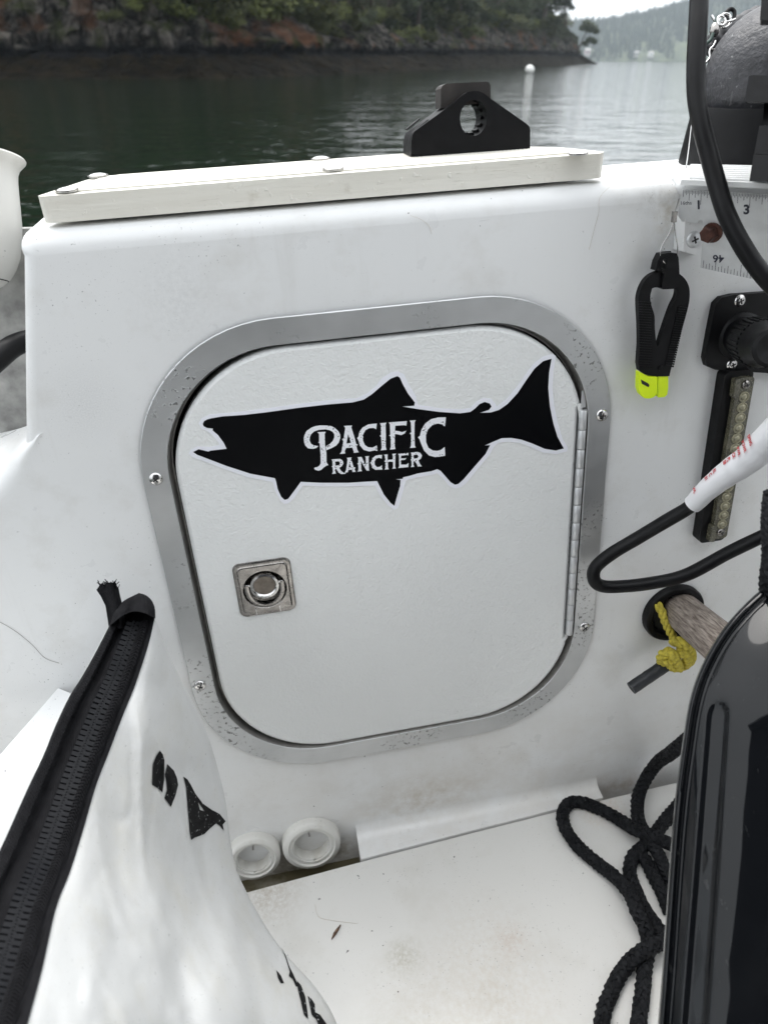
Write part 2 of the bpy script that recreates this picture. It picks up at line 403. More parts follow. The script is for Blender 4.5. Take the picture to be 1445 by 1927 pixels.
# wall right of the ledge runs deeper, floor of the two wells
g.add([(a1, BOT, 0), (a1, -.60, 0), (aR, -.60, 0), (aR, BOT, 0)], [(0, 1, 2, 3)])
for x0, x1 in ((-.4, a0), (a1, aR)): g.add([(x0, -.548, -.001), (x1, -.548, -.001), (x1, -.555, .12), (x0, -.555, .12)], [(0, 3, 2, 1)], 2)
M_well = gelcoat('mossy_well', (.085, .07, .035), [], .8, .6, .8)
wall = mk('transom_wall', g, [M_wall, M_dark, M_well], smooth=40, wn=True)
tag(wall, 'white fibreglass transom wall with a rounded top edge', None, None, 'structure')

# cockpit floor: panel with a rounded edge along the seam
g = G()
rows = []
xs = [-.9, -.45] + [seam_c and -.40 + .05 * i for i in range(0, 22)] + [1.1]
for a in xs:
    c0 = seam_c(a) if a > -.0713 else seam[1].z + (a - seam[1].x) * (pxh(475, 1675, FB).z - seam[1].z) / (pxh(475, 1675, FB).x - seam[1].x)
    rows.append([lev(a, FB - .05, c0 + .0004), lev(a, FB - .003, c0 + .0004), lev(a, FB - .0006, c0 + .0010), lev(a, FB, c0 + .0024), lev(a, FB, c0 + .05), lev(a, FB, .25), lev(a, FB, .5), lev(a, FB, 1.6)])
g.grid(rows, 0)
tag(mk('cockpit_floor', g, M_floor, smooth=40, wn=True), 'white gelcoat cockpit floor', None, None, 'structure')
# water is built with the distant scenery at the end

# the rest of the cockpit: hull side; added dark screen and roof behind the camera block sky light
g = G(); g.grid([[Vector((x, y, z)) for x, y in ((.62, -.6), (.64, .30), (.66, .322), (.74, .325), (.76, .2))] for z in (-.1, .8, 2.2)])
tag(mk('hull_side', g, M_wall, smooth=40), 'white inner hull side of the cockpit', None, None, 'structure')
g = G(); g.box(Vector((-.1, .52, 1.75)), X3 * 1.15, Y3 * 1.05, Z3 * .02); g.box(Vector((-.1, 1.58, 2.4)), X3 * 1.2, Y3 * .025, Z3 * .85)
tag(mk('sky_blocker', g, simple('blocker_navy', (.02, .022, .028), .8, 0, .2, 30, .2, 500, .0005), bev=.008), 'unseen dark screen and roof added to block sky light', None, None, 'structure')

# ================================================================== ACCESS HATCH
H = root('access_hatch', (0.0072, fy0, 0), 'white square hatch with a fish decal in a brushed metal frame on the transom', 'hatch')
def ring(o1, z1, o2, z2, n=16):
    A = [Vector((x, y, z1)) for x, y in rrect(fx0 + o1, fx1 - o1, fy0 + o1, fy1 - o1, fr - o1, n)]
    B = [Vector((x, y, z2)) for x, y in rrect(fx0 + o2, fx1 - o2, fy0 + o2, fy1 - o2, fr - o2, n)]
    return [A + [A[0]], B + [B[0]]]
g = G()
prof = [(0, .0002), (0, .0032), (.0008, .0040), (FWd - .0006, .0040), (FWd, .0034)]
for (o1, z1), (o2, z2) in zip(prof, prof[1:]): g.grid(ring(o1, z1, o2, z2), 0)
for (o1, z1), (o2, z2) in zip([(FWd, .0034), (FWd + .0030, -.012)], [(FWd + .0030, -.012), (FWd + .0045, -.012)]): g.grid(ring(o1, z1, o2, z2), 1)
fr_o = mk('frame', g, [M_frame, M_gasket], H, smooth=35, wn=True)
# screw prototype: pan head with a cross recess
def screw_mesh(r=.0072, mats=None):
    g = G(); g.lathe([(r, -.001), (r, .0004), (r * .93, .0014), (r * .75, .0024), (r * .45, .0031), (.0001, .0034)], Vector((0, 0, 0)), Z3, 20, 0)
    for a in (20, 110):
        d = Vector((math.cos(R(a)), math.sin(R(a)), 0)); e = Vector((-d.y, d.x, 0))
        g.box(Vector((0, 0, .0026)), d * r * .44, e * r * .10, Z3 * .0011, 1)
    return mesh_of(g, mats or [M_steel, M_dark], 35)
SCREW = screw_mesh()
for (x, y), an in zip(((294, 901), (377, 1290), (1132, 781), (1099, 1180)), (10, 40, 65, 20)):
    p = pxw(x, y, .004); inst(SCREW, 'screw', fr_o, Matrix.Translation(p) @ Matrix.Rotation(R(an), 4, 'Z'))
# door
dx0, dx1, dy1, dy0 = -.2120, .2280, .1950, -.3236
DC = .0022
nb1, nb0 = pxw(1093, 765, 0).y, pxw(1068, 1196, 0).y
def door_outline(ins, z):
    pts = []
    for x, y in rrect(dx0 + ins, dx1 - ins, dy0 + ins, dy1 - ins, .128 - ins, 18): pts.append((x, y))
    o = []; xr = dx1 - ins
    # the straight right side carries the notch for the hinge
    iA = len(pts) - 1
    seq = pts[:]
    o = [Vector((x, y, z)) for x, y in seq]
    nx = .2218 - ins
    notch = [(xr, nb0 - ins), (nx + .002, nb0 - ins), (nx, nb0 + .003 - ins), (nx, nb1 - .004 + ins), (nx + .0015, nb1 - .001 + ins), (nx + .004, nb1 + ins), (xr, nb1 + ins)]
    o += [Vector((x, y, z)) for x, y in notch]
    return o
latch_c = (pxw(440, 1063, DC) + pxw(545, 1048, DC) + pxw(556, 1145, DC) + pxw(452, 1161, DC)) / 4
LR = .0245
bowl = [Vector((latch_c.x + LR * math.cos(R(k * 12)), latch_c.y - .001 + LR * math.sin(R(k * 12)), DC)) for k in range(30)]
g = G(); o0, o1, o2 = door_outline(0, DC - .0045), door_outline(.0018, DC - .0012), door_outline(.0046, DC)
g.grid([o0 + [o0[0]], o1 + [o1[0]], o2 + [o2[0]]])
ob = [p + Vector((0, 0, -.018)) for p in o0]; g.grid([ob + [ob[0]], o0 + [o0[0]]])
g.prism(o2, Vector((0, 0, -.02)), [bowl], back=False, side=False)
door = mk('door', g, M_door, H, smooth=60, wn=True)
# fish decal
def c3(p): return (340 + p[0] / 3.803, 660 + p[1] / 3.803)
def c4(p): return (700 + p[0] / 3.141, 660 + p[1] / 3.141)
fish = [c3(p) for p in [(160, 525), (168, 505), (190, 492), (215, 485), (300, 470), (450, 460), (620, 440), (850, 408), (1050, 385), (1230, 370), (1310, 350), (1370, 310), (1445, 245)]] + \
       [c4(p) for p in [(60, 205), (110, 165), (150, 150), (165, 160), (180, 195), (210, 250), (252, 305), (250, 325), (180, 330), (270, 345), (400, 362), (520, 370), (580, 362), (610, 340), (635, 315), (665, 303), (695, 312), (705, 330), (690, 350), (637, 367), (700, 365), (750, 350), (800, 315), (860, 250), (910, 175), (960, 105), (1010, 62), (1060, 47), (1045, 130), (1040, 220), (1050, 330), (1070, 430), (1095, 510), (1132, 578), (1085, 590), (1020, 580), (950, 550), (880, 525), (820, 515), (765, 517), (710, 540), (665, 560), (697, 558), (670, 610), (600, 690), (540, 760), (510, 787), (490, 792), (465, 778), (440, 750), (405, 710), (385, 700), (350, 712), (270, 725), (220, 740), (183, 748), (181, 757), (142, 760), (168, 764), (166, 800), (150, 850), (132, 917), (110, 900), (70, 850), (45, 800), (30, 770)]] + \
       [c3(p) for p in [(1200, 945), (1000, 945), (860, 938), (830, 980), (800, 1020), (770, 1060), (745, 1068), (720, 1045), (695, 990), (682, 930), (675, 912), (500, 880), (330, 825), (200, 775), (120, 745), (90, 725), (130, 705), (200, 722), (215, 715), (330, 702), (310, 660), (270, 605), (230, 570), (232, 557), (190, 553), (165, 540)]]
bord = [c3(p) for p in [(130, 520), (150, 485), (210, 455), (400, 440), (620, 412), (850, 380), (1100, 350), (1260, 340), (1330, 310), (1400, 250)]] + \
       [c4(p) for p in [(55, 165), (110, 130), (155, 122), (190, 140), (215, 195), (260, 270), (272, 320), (400, 340), (520, 347), (580, 338), (620, 300), (660, 278), (705, 285), (730, 315), (735, 330), (790, 290), (850, 220), (900, 150), (950, 80), (1010, 35), (1065, 18), (1085, 30), (1070, 130), (1065, 220), (1075, 320), (1095, 420), (1125, 520), (1157, 575), (1150, 595), (1090, 612), (1010, 602), (940, 572), (870, 545), (800, 538), (745, 545), (718, 570), (695, 615), (620, 705), (555, 785), (520, 810), (485, 815), (455, 800), (420, 755), (385, 725), (350, 735), (270, 748), (200, 768), (192, 800), (175, 860), (155, 930), (130, 940), (95, 915), (50, 860), (20, 800)]] + \
       [c3(p) for p in [(1390, 965), (1200, 972), (1000, 972), (875, 965), (850, 1000), (810, 1060), (770, 1093), (740, 1097), (710, 1070), (675, 1000), (660, 940), (480, 905), (320, 850), (180, 795), (90, 765), (60, 735), (75, 710), (120, 685), (200, 690), (280, 675), (270, 655), (225, 600), (190, 575), (150, 560)]]
dec = mk('fish_decal', G().prism([pxw(x, y, DC + .0006) for x, y in bord], Vector((0, 0, -.0003))), M_dwht, H)
tag(dec, 'black salmon decal with a white border and white lettering')
mk('silhouette', G().prism([pxw(x, y, DC + .0008) for x, y in fish], Vector((0, 0, -.0001)), side=False, back=False), M_dblk, dec)
LET = [
 ([(140,360),(95,355),(70,328),(60,300),(57,262),(66,225),(85,195),(130,165),(165,153),(205,147),(270,148),(310,155),(340,172),(370,200),(386,230),(387,262),(375,300),(350,330),(310,352),(262,372),(255,335),(290,318),(318,290),(333,258),(333,228),(318,205),(290,190),(250,183),(190,188),(150,202),(125,225),(112,252),(110,285),(122,312),(145,327),(188,335),(170,352)], []),
 ([(180,208),(255,205),(246,225),(250,330),(262,400),(262,480),(280,507),(262,512),(235,530),(215,550),(190,558),(160,550),(150,535),(160,527),(180,525),(200,510),(210,490),(208,400),(200,310),(186,300),(196,295),(195,225)], []),
 ([(420,152),(495,147),(487,165),(520,270),(532,318),(546,318),(534,335),(540,365),(555,392),(510,396),(508,380),(495,348),(440,352),(428,380),(432,402),(383,406),(398,385),(415,290),(403,272),(418,265),(432,170)], [(458,225),(484,305),(443,312)]),
 ([(718,130),(712,182),(690,170),(650,172),(615,190),(594,230),(593,285),(610,325),(640,345),(680,348),(718,328),(724,378),(690,375),(650,384),(600,370),(565,330),(552,285),(540,262),(552,248),(560,205),(590,165),(640,138),(690,132)], []),
 ([(747,127),(805,122),(797,140),(800,230),(798,340),(806,368),(752,374),(762,350),(757,255),(744,240),(756,235),(754,145)], []),
 ([(826,120),(990,108),(985,150),(965,145),(885,150),(882,195),(920,200),(945,208),(985,195),(970,220),(940,235),(905,228),(882,225),(880,330),(886,362),(836,367),(845,340),(842,248),(828,238),(840,230),(836,140)], []),
 ([(1015,103),(1070,100),(1060,120),(1058,240),(1062,330),(1070,347),(1018,352),(1027,330),(1028,232),(1015,218),(1030,210),(1025,122)], []),
 ([(1343,73),(1335,160),(1310,138),(1270,130),(1220,145),(1180,185),(1162,235),(1164,300),(1185,350),(1225,375),(1265,378),(1300,368),(1332,342),(1338,422),(1290,430),(1245,434),(1190,420),(1145,375),(1115,305),(1105,275),(1090,255),(1108,240),(1120,190),(1155,130),(1210,90),(1270,75)], []),
 ([(308,455),(385,450),(410,465),(415,495),(400,518),(378,532),(395,560),(420,578),(442,576),(430,586),(395,588),(368,572),(352,543),(343,537),(343,575),(350,583),(312,587),(320,570),(318,528),(308,520),(318,512),(316,470)], [(343,475),(375,472),(385,490),(375,508),(343,512)]),
 ([(447,440),(490,437),(485,450),(508,525),(525,530),(516,545),(527,568),(498,570),(493,548),(462,550),(455,572),(428,575),(440,550),(452,460)], [(470,488),(483,525),(464,528)]),
 ([(543,435),(580,432),(618,510),(618,440),(612,428),(650,424),(643,440),(646,540),(650,558),(625,558),(575,470),(577,545),(584,562),(543,566),(552,545),(550,502),(540,494),(550,486),(550,450)], []),
 ([(766,415),(762,450),(740,440),(712,448),(697,475),(700,505),(720,525),(745,522),(764,508),(768,548),(735,548),(705,550),(675,530),(667,498),(658,486),(668,475),(677,445),(705,422),(740,415)], []),
 ([(783,412),(820,408),(815,425),(816,460),(862,455),(862,420),(857,405),(892,402),(886,415),(884,520),(891,538),(858,540),(865,520),(864,478),(835,475),(818,480),(820,530),(826,545),(788,548),(796,530),(794,480),(785,472),(794,464),(790,425)], []),
 ([(910,405),(1005,396),(1003,420),(990,415),(938,422),(937,445),(965,446),(985,442),(975,458),(955,462),(937,460),(937,502),(985,502),(1005,488),(1003,525),(912,534),(920,515),(918,420)], []),
 ([(1025,393),(1085,387),(1112,396),(1127,420),(1117,448),(1095,464),(1105,490),(1125,518),(1090,522),(1075,490),(1060,472),(1050,472),(1050,505),(1058,522),(1024,526),(1033,508),(1031,467),(1022,460),(1031,452),(1030,408)], [(1052,415),(1085,412),(1095,428),(1085,444),(1052,447)])]
for li, (o_, hs_) in enumerate(LET):
    q = lambda P, z: [pxw(560 + x / 4.817, 770 + y / 4.817, z) for x, y in P]
    z = DC + .0010 + (.00003 if li == 1 else 0)
    mk('letter', G().prism(q(o_, z), Vector((0, 0, -.0001)), [q(hs_, z)] if hs_ else [], side=False, back=False), M_dlet, dec)
# piano hinge
hg = mk('hinge', G().box(Vector((.2258, (nb1 + nb0) / 2, -.0045)), X3 * .0052, Y3 * (nb1 - nb0) * .5, Z3 * .001), M_frame, H)
nk = 13; L0 = nb1 - nb0 - .006
KN = mesh_of(G().lathe([(.0001, -.5 * L0 / nk + .0003), (.0039, -.5 * L0 / nk + .0003), (.0044, -.5 * L0 / nk + .0009), (.0044, .5 * L0 / nk - .0009), (.0039, .5 * L0 / nk - .0003), (.0001, .5 * L0 / nk - .0003)], Vector((0, 0, 0)), Y3, 14), [M_alu], 40)
hx = .2272
for k in range(nk): inst(KN, 'knuckle', hg, Matrix.Translation((hx, nb0 + .003 + L0 * (k + .5) / nk, .0016)))
mk('hinge_leaf', G().box(Vector((hx, nb1 + .0085, .0005)), X3 * .0026, Y3 * .0095, Z3 * .0006), M_alu, hg)
# flush latch
lw, lh = .0322, .0352
def lr(ins, z, r=.008): return [latch_c + Vector((x, y, z)) for x, y in rrect(-lw + ins, lw - ins, -lh + ins, lh - ins, r, 6)]
lt = None
g = G(); L = [lr(0, 0), lr(.0004, .0012), lr(.0014, .0018), lr(.0042, .0018, .006), lr(.0050, .0032, .0055), lr(.0060, .0036, .005)]
g.grid([l + [l[0]] for l in L])
bo = [latch_c + Vector((LR * math.cos(R(k * 9)), -.001 + LR * math.sin(R(k * 9)), .0036)) for k in range(40)]
g.prism(L[-1], Vector((0, 0, -.004)), [bo], back=False, side=False)
cc = latch_c + Vector((0, -.001, 0))
lt = mk('latch', g, M_steel_d, H, smooth=30, wn=True)
mk('bowl', G().lathe([(LR, .0036), (LR - .0006, .0028), (LR - .002, -.009), (LR - .006, -.0125), (.0001, -.0125)], cc, Z3, 40), M_steel_d, lt, smooth=35)
kc = cc + Vector((0, .0035, 0))
mk('knob', G().lathe([(.0172, -.012), (.0172, .000), (.0160, .0022), (.0135, .0028), (.0122, .0018), (.0115, .0006)], kc, Z3, 36), M_steel, lt, smooth=35)
mk('knob_face', G().lathe([(.0116, .0008), (.006, .0002), (.0001, .0)], kc, Z3, 30), simple('tarnished_face', (.20, .175, .15), .45, .8, .3, 120), lt, smooth=35)
arc = [kc + Vector((.0200, .0035, .0012))] + [cc + Vector((.0196 * math.cos(R(a)), -.0005 + .0215 * math.sin(R(a)), .0012)) for a in range(0, -181, -10)] + [kc + Vector((-.0200, .0035, .0012))]
rows = []
for i, p in enumerate(arc):
    T = (arc[min(i + 1, len(arc) - 1)] - arc[max(i - 1, 0)]).normalized(); n_ = Vector((T.y, -T.x, 0)); h = .0026
    rows.append([p - n_ * h + Z3 * -.0014, p - n_ * h + Z3 * .0010, p - n_ * h * .6 + Z3 * .0014, p + n_ * h * .6 + Z3 * .0014, p + n_ * h + Z3 * .0010, p + n_ * h + Z3 * -.0014])
g = G().grid(rows, flip=False); g.fan(rows[0]); g.fan(rows[-1], flip=True)
mk('pull_ring', g, M_steel_d, lt, smooth=35)
for s in (-1, 1): mk('ring_pivot', G().box(kc + Vector((s * .0185, .003, .0006)), X3 * .0026, Y3 * .0014, Z3 * .0014), M_steel, lt, bev=.0004)
for s in (-1, 1): mk('finger_notch', G().box(latch_c + Vector((s * .0135, -lh + .0068, .0036)), X3 * .0007, Y3 * .0042, Z3 * .0007), M_steel, lt, bev=.0003)

# ================================================================== BOARD on the transom top
TB = .3425
def bd(a, c, b0): return lev(a, b0, c)
plan = [(-.279, -.014), (-.274, -.0085), (.233, -.0085), (.2400, -.016), (.2310, -.045), (.220, -.072), (.192, -.100), (.170, -.117), (-.232, -.120), (-.246, -.114)]
B = root('mounting_board', lev(-.02, .319, -.05), 'cream painted plank with a ribbed top lying along the transom top', 'board')
g = G(); g.prism([bd(a, c, TB) for a, c in plan], -UP * (TB - .3205))
mk('plank', g, M_board, B, smooth=30, bev=.0022)
# non-skid pad with its diagonal ribs as geometry
pl2 = [(-.266, -.020), (.226, -.020), (.221, -.045), (.212, -.069), (.186, -.094), (.166, -.109), (-.222, -.112), (-.236, -.100)]
pad = mk('grip_pad', G().prism([bd(a, c, TB + .0012) for a, c in pl2], -UP * .001), M_pad, B)
g = G()
def clip_poly(p0, d, poly):                 # part of a line inside a convex polygon
    t0, t1 = -9, 9; n = len(poly)
    for i in range(n):
        (x0, y0), (x1, y1) = poly[i], poly[(i + 1) % n]; ex, ey = x1 - x0, y1 - y0; nx, ny = -ey, ex
        s = -1 if True else 1
        cx = sum(p[0] for p in poly) / n; cy = sum(p[1] for p in poly) / n
        if (cx - x0) * nx + (cy - y0) * ny < 0: nx, ny = -nx, -ny
        den = d[0] * nx + d[1] * ny; num = (p0[0] - x0) * nx + (p0[1] - y0) * ny
        if abs(den) < 1e-9:
            if num < 0: return None
            continue
        t = -num / den
        if den > 0: t0 = max(t0, t)
        else: t1 = min(t1, t)
    return (t0, t1) if t1 > t0 + .001 else None
pl3 = [(a - math.copysign(.004, a), c + (.004 if c < -.06 else -.004)) for a, c in pl2]
dd = (math.cos(R(-52)), math.sin(R(-52)))
for k in range(-30, 180):
    p0 = (-.30 + k * .0042, 0); cl = clip_poly(p0, dd, pl3)
    if not cl: continue
    A, Bq = [(p0[0] + dd[0] * t, p0[1] + dd[1] * t) for t in cl]
    a, b = bd(*A, TB + .0012), bd(*Bq, TB + .0012); T = (b - a).normalized(); S = T.cross(UP).normalized()
    g.add([a - S * .0013, a + UP * .0005, a + S * .0013, b - S * .0013, b + UP * .0005, b + S * .0013], [(0, 1, 4, 3), (1, 2, 5, 4)])
tag(mk('pad_ribs', g, M_pad, B), kind='stuff')
g0 = G(); g0.lathe([(.0085, -.001), (.0084, .0006), (.0070, .0016), (.0040, .0023), (.0001, .0026)], Vector((0, 0, 0)), Z3, 20)
CAPM = mesh_of(g0, [simple('white_cap', (.74, .74, .72), .35)], 50)
g0 = G(); g0.lathe([(.0098, 0), (.0098, .0008), (.0086, .0009)], Vector((0, 0, 0)), Z3, 20)
COLM = mesh_of(g0, [M_steel_d], 50)
for x, y in ((127, 358), (185, 331), (603, 299), (627, 318), (1087, 289)):
    p = pxh(x, y, TB + .0020); M_ = frame(X3, -FW, UP, p)
    o = inst(CAPM, 'screw_cap', B, M_); c_ = bpy.data.objects.new('washer', COLM); COL.objects.link(c_); c_.parent = o

# rod holder base on the board
RHz = -.072
RH = root('rod_holder_base', lev(.13, TB, -.09), 'black plastic rod holder bracket with a round hole bolted on the cream board', 'bracket')
q = lambda P, z: [pxw(740 + x / 5.161, 130 + y / 5.161, z) for x, y in P]
fo = q([(172, 842), (176, 700), (185, 640), (205, 605), (420, 450), (600, 318), (660, 262), (715, 225), (770, 212), (825, 213), (880, 235), (950, 290), (1120, 410), (1290, 528), (1322, 560), (1328, 600), (1326, 776)], RHz)
hc = q([(778, 475)], RHz)[0]; hr = .0150
hl = [hc + Vector((hr * math.cos(R(k * 12)) * .92, hr * math.sin(R(k * 12)) * 1.05, 0)) for k in range(30)]
mk('bracket_body', G().prism(fo, Vector((0, 0, -.038)), [hl]), M_blk, RH, smooth=30, bev=.0035)
st = q([(460, 380), (462, 190), (478, 160), (510, 142), (900, 121), (930, 132), (942, 160), (946, 320)], RHz - .010)
mk('socket_stub', G().prism(st, Vector((0, 0, -.022))), simple('brown_black_plastic', (.022, .018, .016), .6, 0, .5, 40, .3, 300, .0005), RH, smooth=30, bev=.003)
g = G()
for k in range(14):                         # toothed spline ring inside the hole
    a = R(k * 360 / 14); d = Vector((math.cos(a) * .92, math.sin(a) * 1.05, 0)); e = Vector((-d.y, d.x, 0)).normalized()
    g.box(hc + d * (hr - .0012) + Vector((0, 0, -.020)), d * .0016, e * .0012, Z3 * .008)
mk('spline_teeth', g, M_blk, RH)
g = G()
for dx in (0, 80):
    p = q([(150 + dx, 580), (262 + dx * .98, 480)], RHz - .008 - (.0 if dx else .018))
for x0, y0, x1, y1, z in ((200, 605, 345, 492, -.010), (120, 598, 262, 482, -.027)):
    a, b = q([(x0, y0), (x1, y1)], RHz + z); T = (b - a).normalized(); S = T.cross(Z3).normalized()
    if S.y < 0: S = -S
    g.box((a + b) / 2 + S * .0004, T * (b - a).length * .45, S * .0008, Z3 * .0035)
mk('slot', g, M_dark, RH, bev=.0006)

# ================================================================== LEFT EDGE: rod tube, hose, grey panel behind the transom
def tube_px(pts, n=8): return cat([pxd(x, y, t) for x, y, t in pts], n)
T_ = root('rod_tube', pxd(-20, 600, .70), 'flared dirty white tube standing at the left end of the transom', 'rod holder')
ctop, cbot = pxd(-26, 294, .70), pxd(-24, 560, .72); ax = (ctop - cbot)
Lx = ax.length; px = .70 / F
prof = []
for yy, rpx in ((548, 2), (544, 12), (535, 28), (520, 42), (500, 52), (475, 59), (445, 62), (415, 62), (370, 58), (335, 55), (320, 55), (310, 58), (302, 64), (297, 68), (293, 69), (290, 67), (292, 62), (305, 55), (330, 50), (420, 50)):
    prof.append((rpx * px, Lx * (560 - yy) / 266))
mk('tube', G().lathe(prof, cbot, ax, 32), M_tube, T_, smooth=40)
mk('rubber_gasket', G().lathe([(38 * px, .020), (46 * px, .030), (52 * px, .044), (51 * px, .046), (40 * px, .024)], cbot - ax.normalized() * .003, ax, 32), M_blk_soft, T_, smooth=40)
g = G(); P = [pxw(x, y, -.12) for x, y in ((-160, 440), (60, 430), (75, 900), (-160, 930))]
g.prism(P, Vector((0, 0, -.02)))
tag(mk('splash_panel', g, M_grey_dirty, None, bev=.003, loc=P[3]), 'mottled grey panel behind the left end of the transom', 'panel')
hp = tube_px([(-70, 760, .70), (-30, 702, .705), (0, 672, .71), (28, 650, .72), (60, 640, .74)], 8)
g = G().tube(hp, .0108, 14)
tag(mk('black_hose', g, M_blk_soft, None, smooth=50, loc=hp[0]), 'thick black hose curving behind the left end of the transom', 'hose')

# white locker lid low at the left
zb = pxw(108, 1296).y
lk = [pxh(110, 1295, zb), pxh(-60, 1491, zb), pxh(-60, 1780, zb), pxh(330, 1780, zb), pxh(330, 1385, zb)]
g = G().prism(lk, -UP * .035)
tag(mk('locker_lid', g, M_wall, None, smooth=30, bev=.003, loc=lk[0]), 'white flat locker lid behind the zipper bag at lower left', 'lid')

# ================================================================== DRAINS in the well
for (x, y, rpx, tl, lab) in ((587, 1594, 57, 6, 'white plastic drain fitting fully in view, right one of the pair at the wall foot'), (478, 1618, 52, -18, 'white plastic drain fitting half hidden by the bag, left one of the pair')):
    p = pxw(x, y, .016); t = (p - CAMB); dep = .99
    r = rpx * dep / F * .98
    D = root('drain_fitting', p + Vector((0, 0, -.016)), lab, 'drain', 'drain fittings at the foot of the transom')
    axd = Vector((0, .12, 1)).normalized()
    mk('flange', G().lathe([(r * .95, -.020), (r, -.018), (r, -.005), (r * .975, -.0015), (r * .93, .0005), (r * .80, .0018), (r * .785, .0004), (r * .77, -.0006), (r * .66, -.0004), (r * .645, -.002), (r * .60, -.0025), (r * .585, -.005), (r * .57, -.028), (.001, -.028)], p, axd, 40), M_pvc, D, smooth=40)
    for a in (90 + tl * .3, 270 + tl * .3):
        d = Vector((math.cos(R(a)), math.sin(R(a)), 0)); e = Vector((-d.y, d.x, 0))
        mk('key_slot', G().box(p + d * r * .66 + axd * .0006, d * r * .10, e * .0013, axd * .0012), M_gasket if a < 180 else M_pvc, D, bev=.0003)

# ================================================================== RIGHT SIDE: ruler, bracket, weight, clamp
PN = (pxw(1283, 357, .022), pxw(1317, 504, .022), pxd(1445, 440, .672))
rn = (PN[1] - PN[0]).cross(PN[2] - PN[0]).normalized()
if rn.z < 0: rn = -rn
rp = lambda x, y, h=0: pxp(x, y, PN[0] + rn * h, rn)
RU = root('metal_ruler', rp(1317, 504), 'dull metal ruler plate marked 1, 3 and an upside down 46', 'ruler')
ro = [(1284, 357), (1480, 368), (1500, 545), (1445, 532), (1400, 522), (1317, 504), (1320, 470), (1324, 424), (1322, 416), (1316, 414), (1310, 420), (1302, 419), (1282, 416), (1276, 408), (1276, 395)]
mk('plate', G().prism([rp(x, y) for x, y in ro], -rn * .0016), M_alu, RU, bev=.0004)
g = G()
def tick(x0, y0, x1, y1, w=.00022):
    a, b = rp(x0, y0, .0002), rp(x1, y1, .0002); T = (b - a).normalized(); S = T.cross(rn).normalized() * w
    g.add([a - S, a + S, b + S, b - S], [(0, 1, 2, 3) if (S.cross(T)).dot(rn) > 0 else (3, 2, 1, 0)])
i0, i1 = 1274.5, 1319.0
for k in range(2, 66):
    x = i0 + (i1 - i0) * k / 16 + max(0, k - 16) * .09
    ln = 26 if k % 16 == 0 else (19 if k % 8 == 0 else (13 if k % 4 == 0 else (9 if k % 2 == 0 else 6)))
    y = 357.5 + (x - 1284) * .056
    if x > 1283: tick(x, y, x - ln * .06, y + ln)
for k in range(0, 22):
    x = 1322 + k * 5.6 + k * k * .02; ln = 22 if k % 8 == 4 else (15 if k % 4 == 0 else (12 if k % 2 == 0 else 9))
    y = 504.0 + (x - 1317) * .222
    tick(x, y - .5, x + ln * .09, y - ln)
tag(mk('tick_marks', g, M_ink, RU), kind='stuff')
def text_on(name, s, x, y, hpx, parent, pos, nrm, right, mat_, bold=.0, flip=False, sx=1.0):
    cu = bpy.data.curves.new(name, 'FONT'); cu.body = s; cu.align_x = 'CENTER'; cu.align_y = 'CENTER'; cu.offset = bold; cu.size = 1.0; cu.resolution_u = 3
    to = bpy.data.objects.new('tmp', cu); COL.objects.link(to)
    dg = bpy.context.evaluated_depsgraph_get(); me = bpy.data.meshes.new_from_object(to.evaluated_get(dg)); bpy.data.objects.remove(to)
    g = G(); rt = (right - nrm * right.dot(nrm)).normalized(); up = nrm.cross(rt).normalized()
    if flip: rt, up = -rt, -up
    g.add([pos + rt * (v.co.x * hpx * sx) + up * (v.co.y * hpx) + nrm * .0003 for v in me.vertices], [tuple(p.vertices) for p in me.polygons])
    bpy.data.meshes.remove(me)
    return mk(name, g, mat_, parent)
rr_ = (rp(1400, 440) - rp(1340, 440)).normalized()
up_ = (rp(1340, 400) - rp(1337, 440)).normalized()
ph = .71 / F
text_on('numeral', '1', 0, 0, 22 * ph, RU, rp(1314, 386), rn, rr_, M_ink, .035)
text_on('numeral', '3', 0, 0, 23 * ph, RU, rp(1404, 395), rn, rr_, M_ink, .035)
text_on('numeral', '16ths', 0, 0, 10 * ph, RU, rp(1290, 382), rn, rr_, M_ink, 0)
text_on('numeral', '46', 0, 0, 21 * ph, RU, rp(1351, 486), rn, rr_, M_ink, .02, True)
text_on('numeral', '4', 0, 0, 21 * ph, RU, rp(1441, 504), rn, rr_, M_ink, .03, True)
text_on('numeral', '2', 0, 0, 22 * ph, RU, rp(1359, 391), rn, rr_, M_ink, .035)
bx = rp(1340, 437, .0); rad = 15 * ph
BO = root('rusty_bolt', bx, 'rust brown hex bolt through the metal ruler', 'bolt')
axb = (rn + Vector((-.6, .05, 0))).normalized()
mk('head', G().lathe([(rad, .0015), (rad, .0095), (rad * .86, .0108)], bx, axb, 6, caps=(False, True)), M_rust, BO)
mk('washer', G().lathe([(rad * 1.25, .0002), (rad * 1.25, .0022), (rad * .6, .0024)], bx, rn, 20), M_rust, BO, smooth=40)
BK = root('white_bracket', pxw(1302, 480, .01), 'white bracket plate under the ruler with a round head screw', 'bracket')
wb = [pxw(x, y, .0195) for x, y in ((1289, 408), (1330, 412), (1325, 484), (1285, 474))]
mk('plate', G().prism(wb, Vector((0, 0, -.019))), M_wall, BK, bev=.001)
inst(screw_mesh(.0078, [M_alu, M_dark]), 'screw', BK, Matrix.Translation(pxw(1304, 451, .0195)))
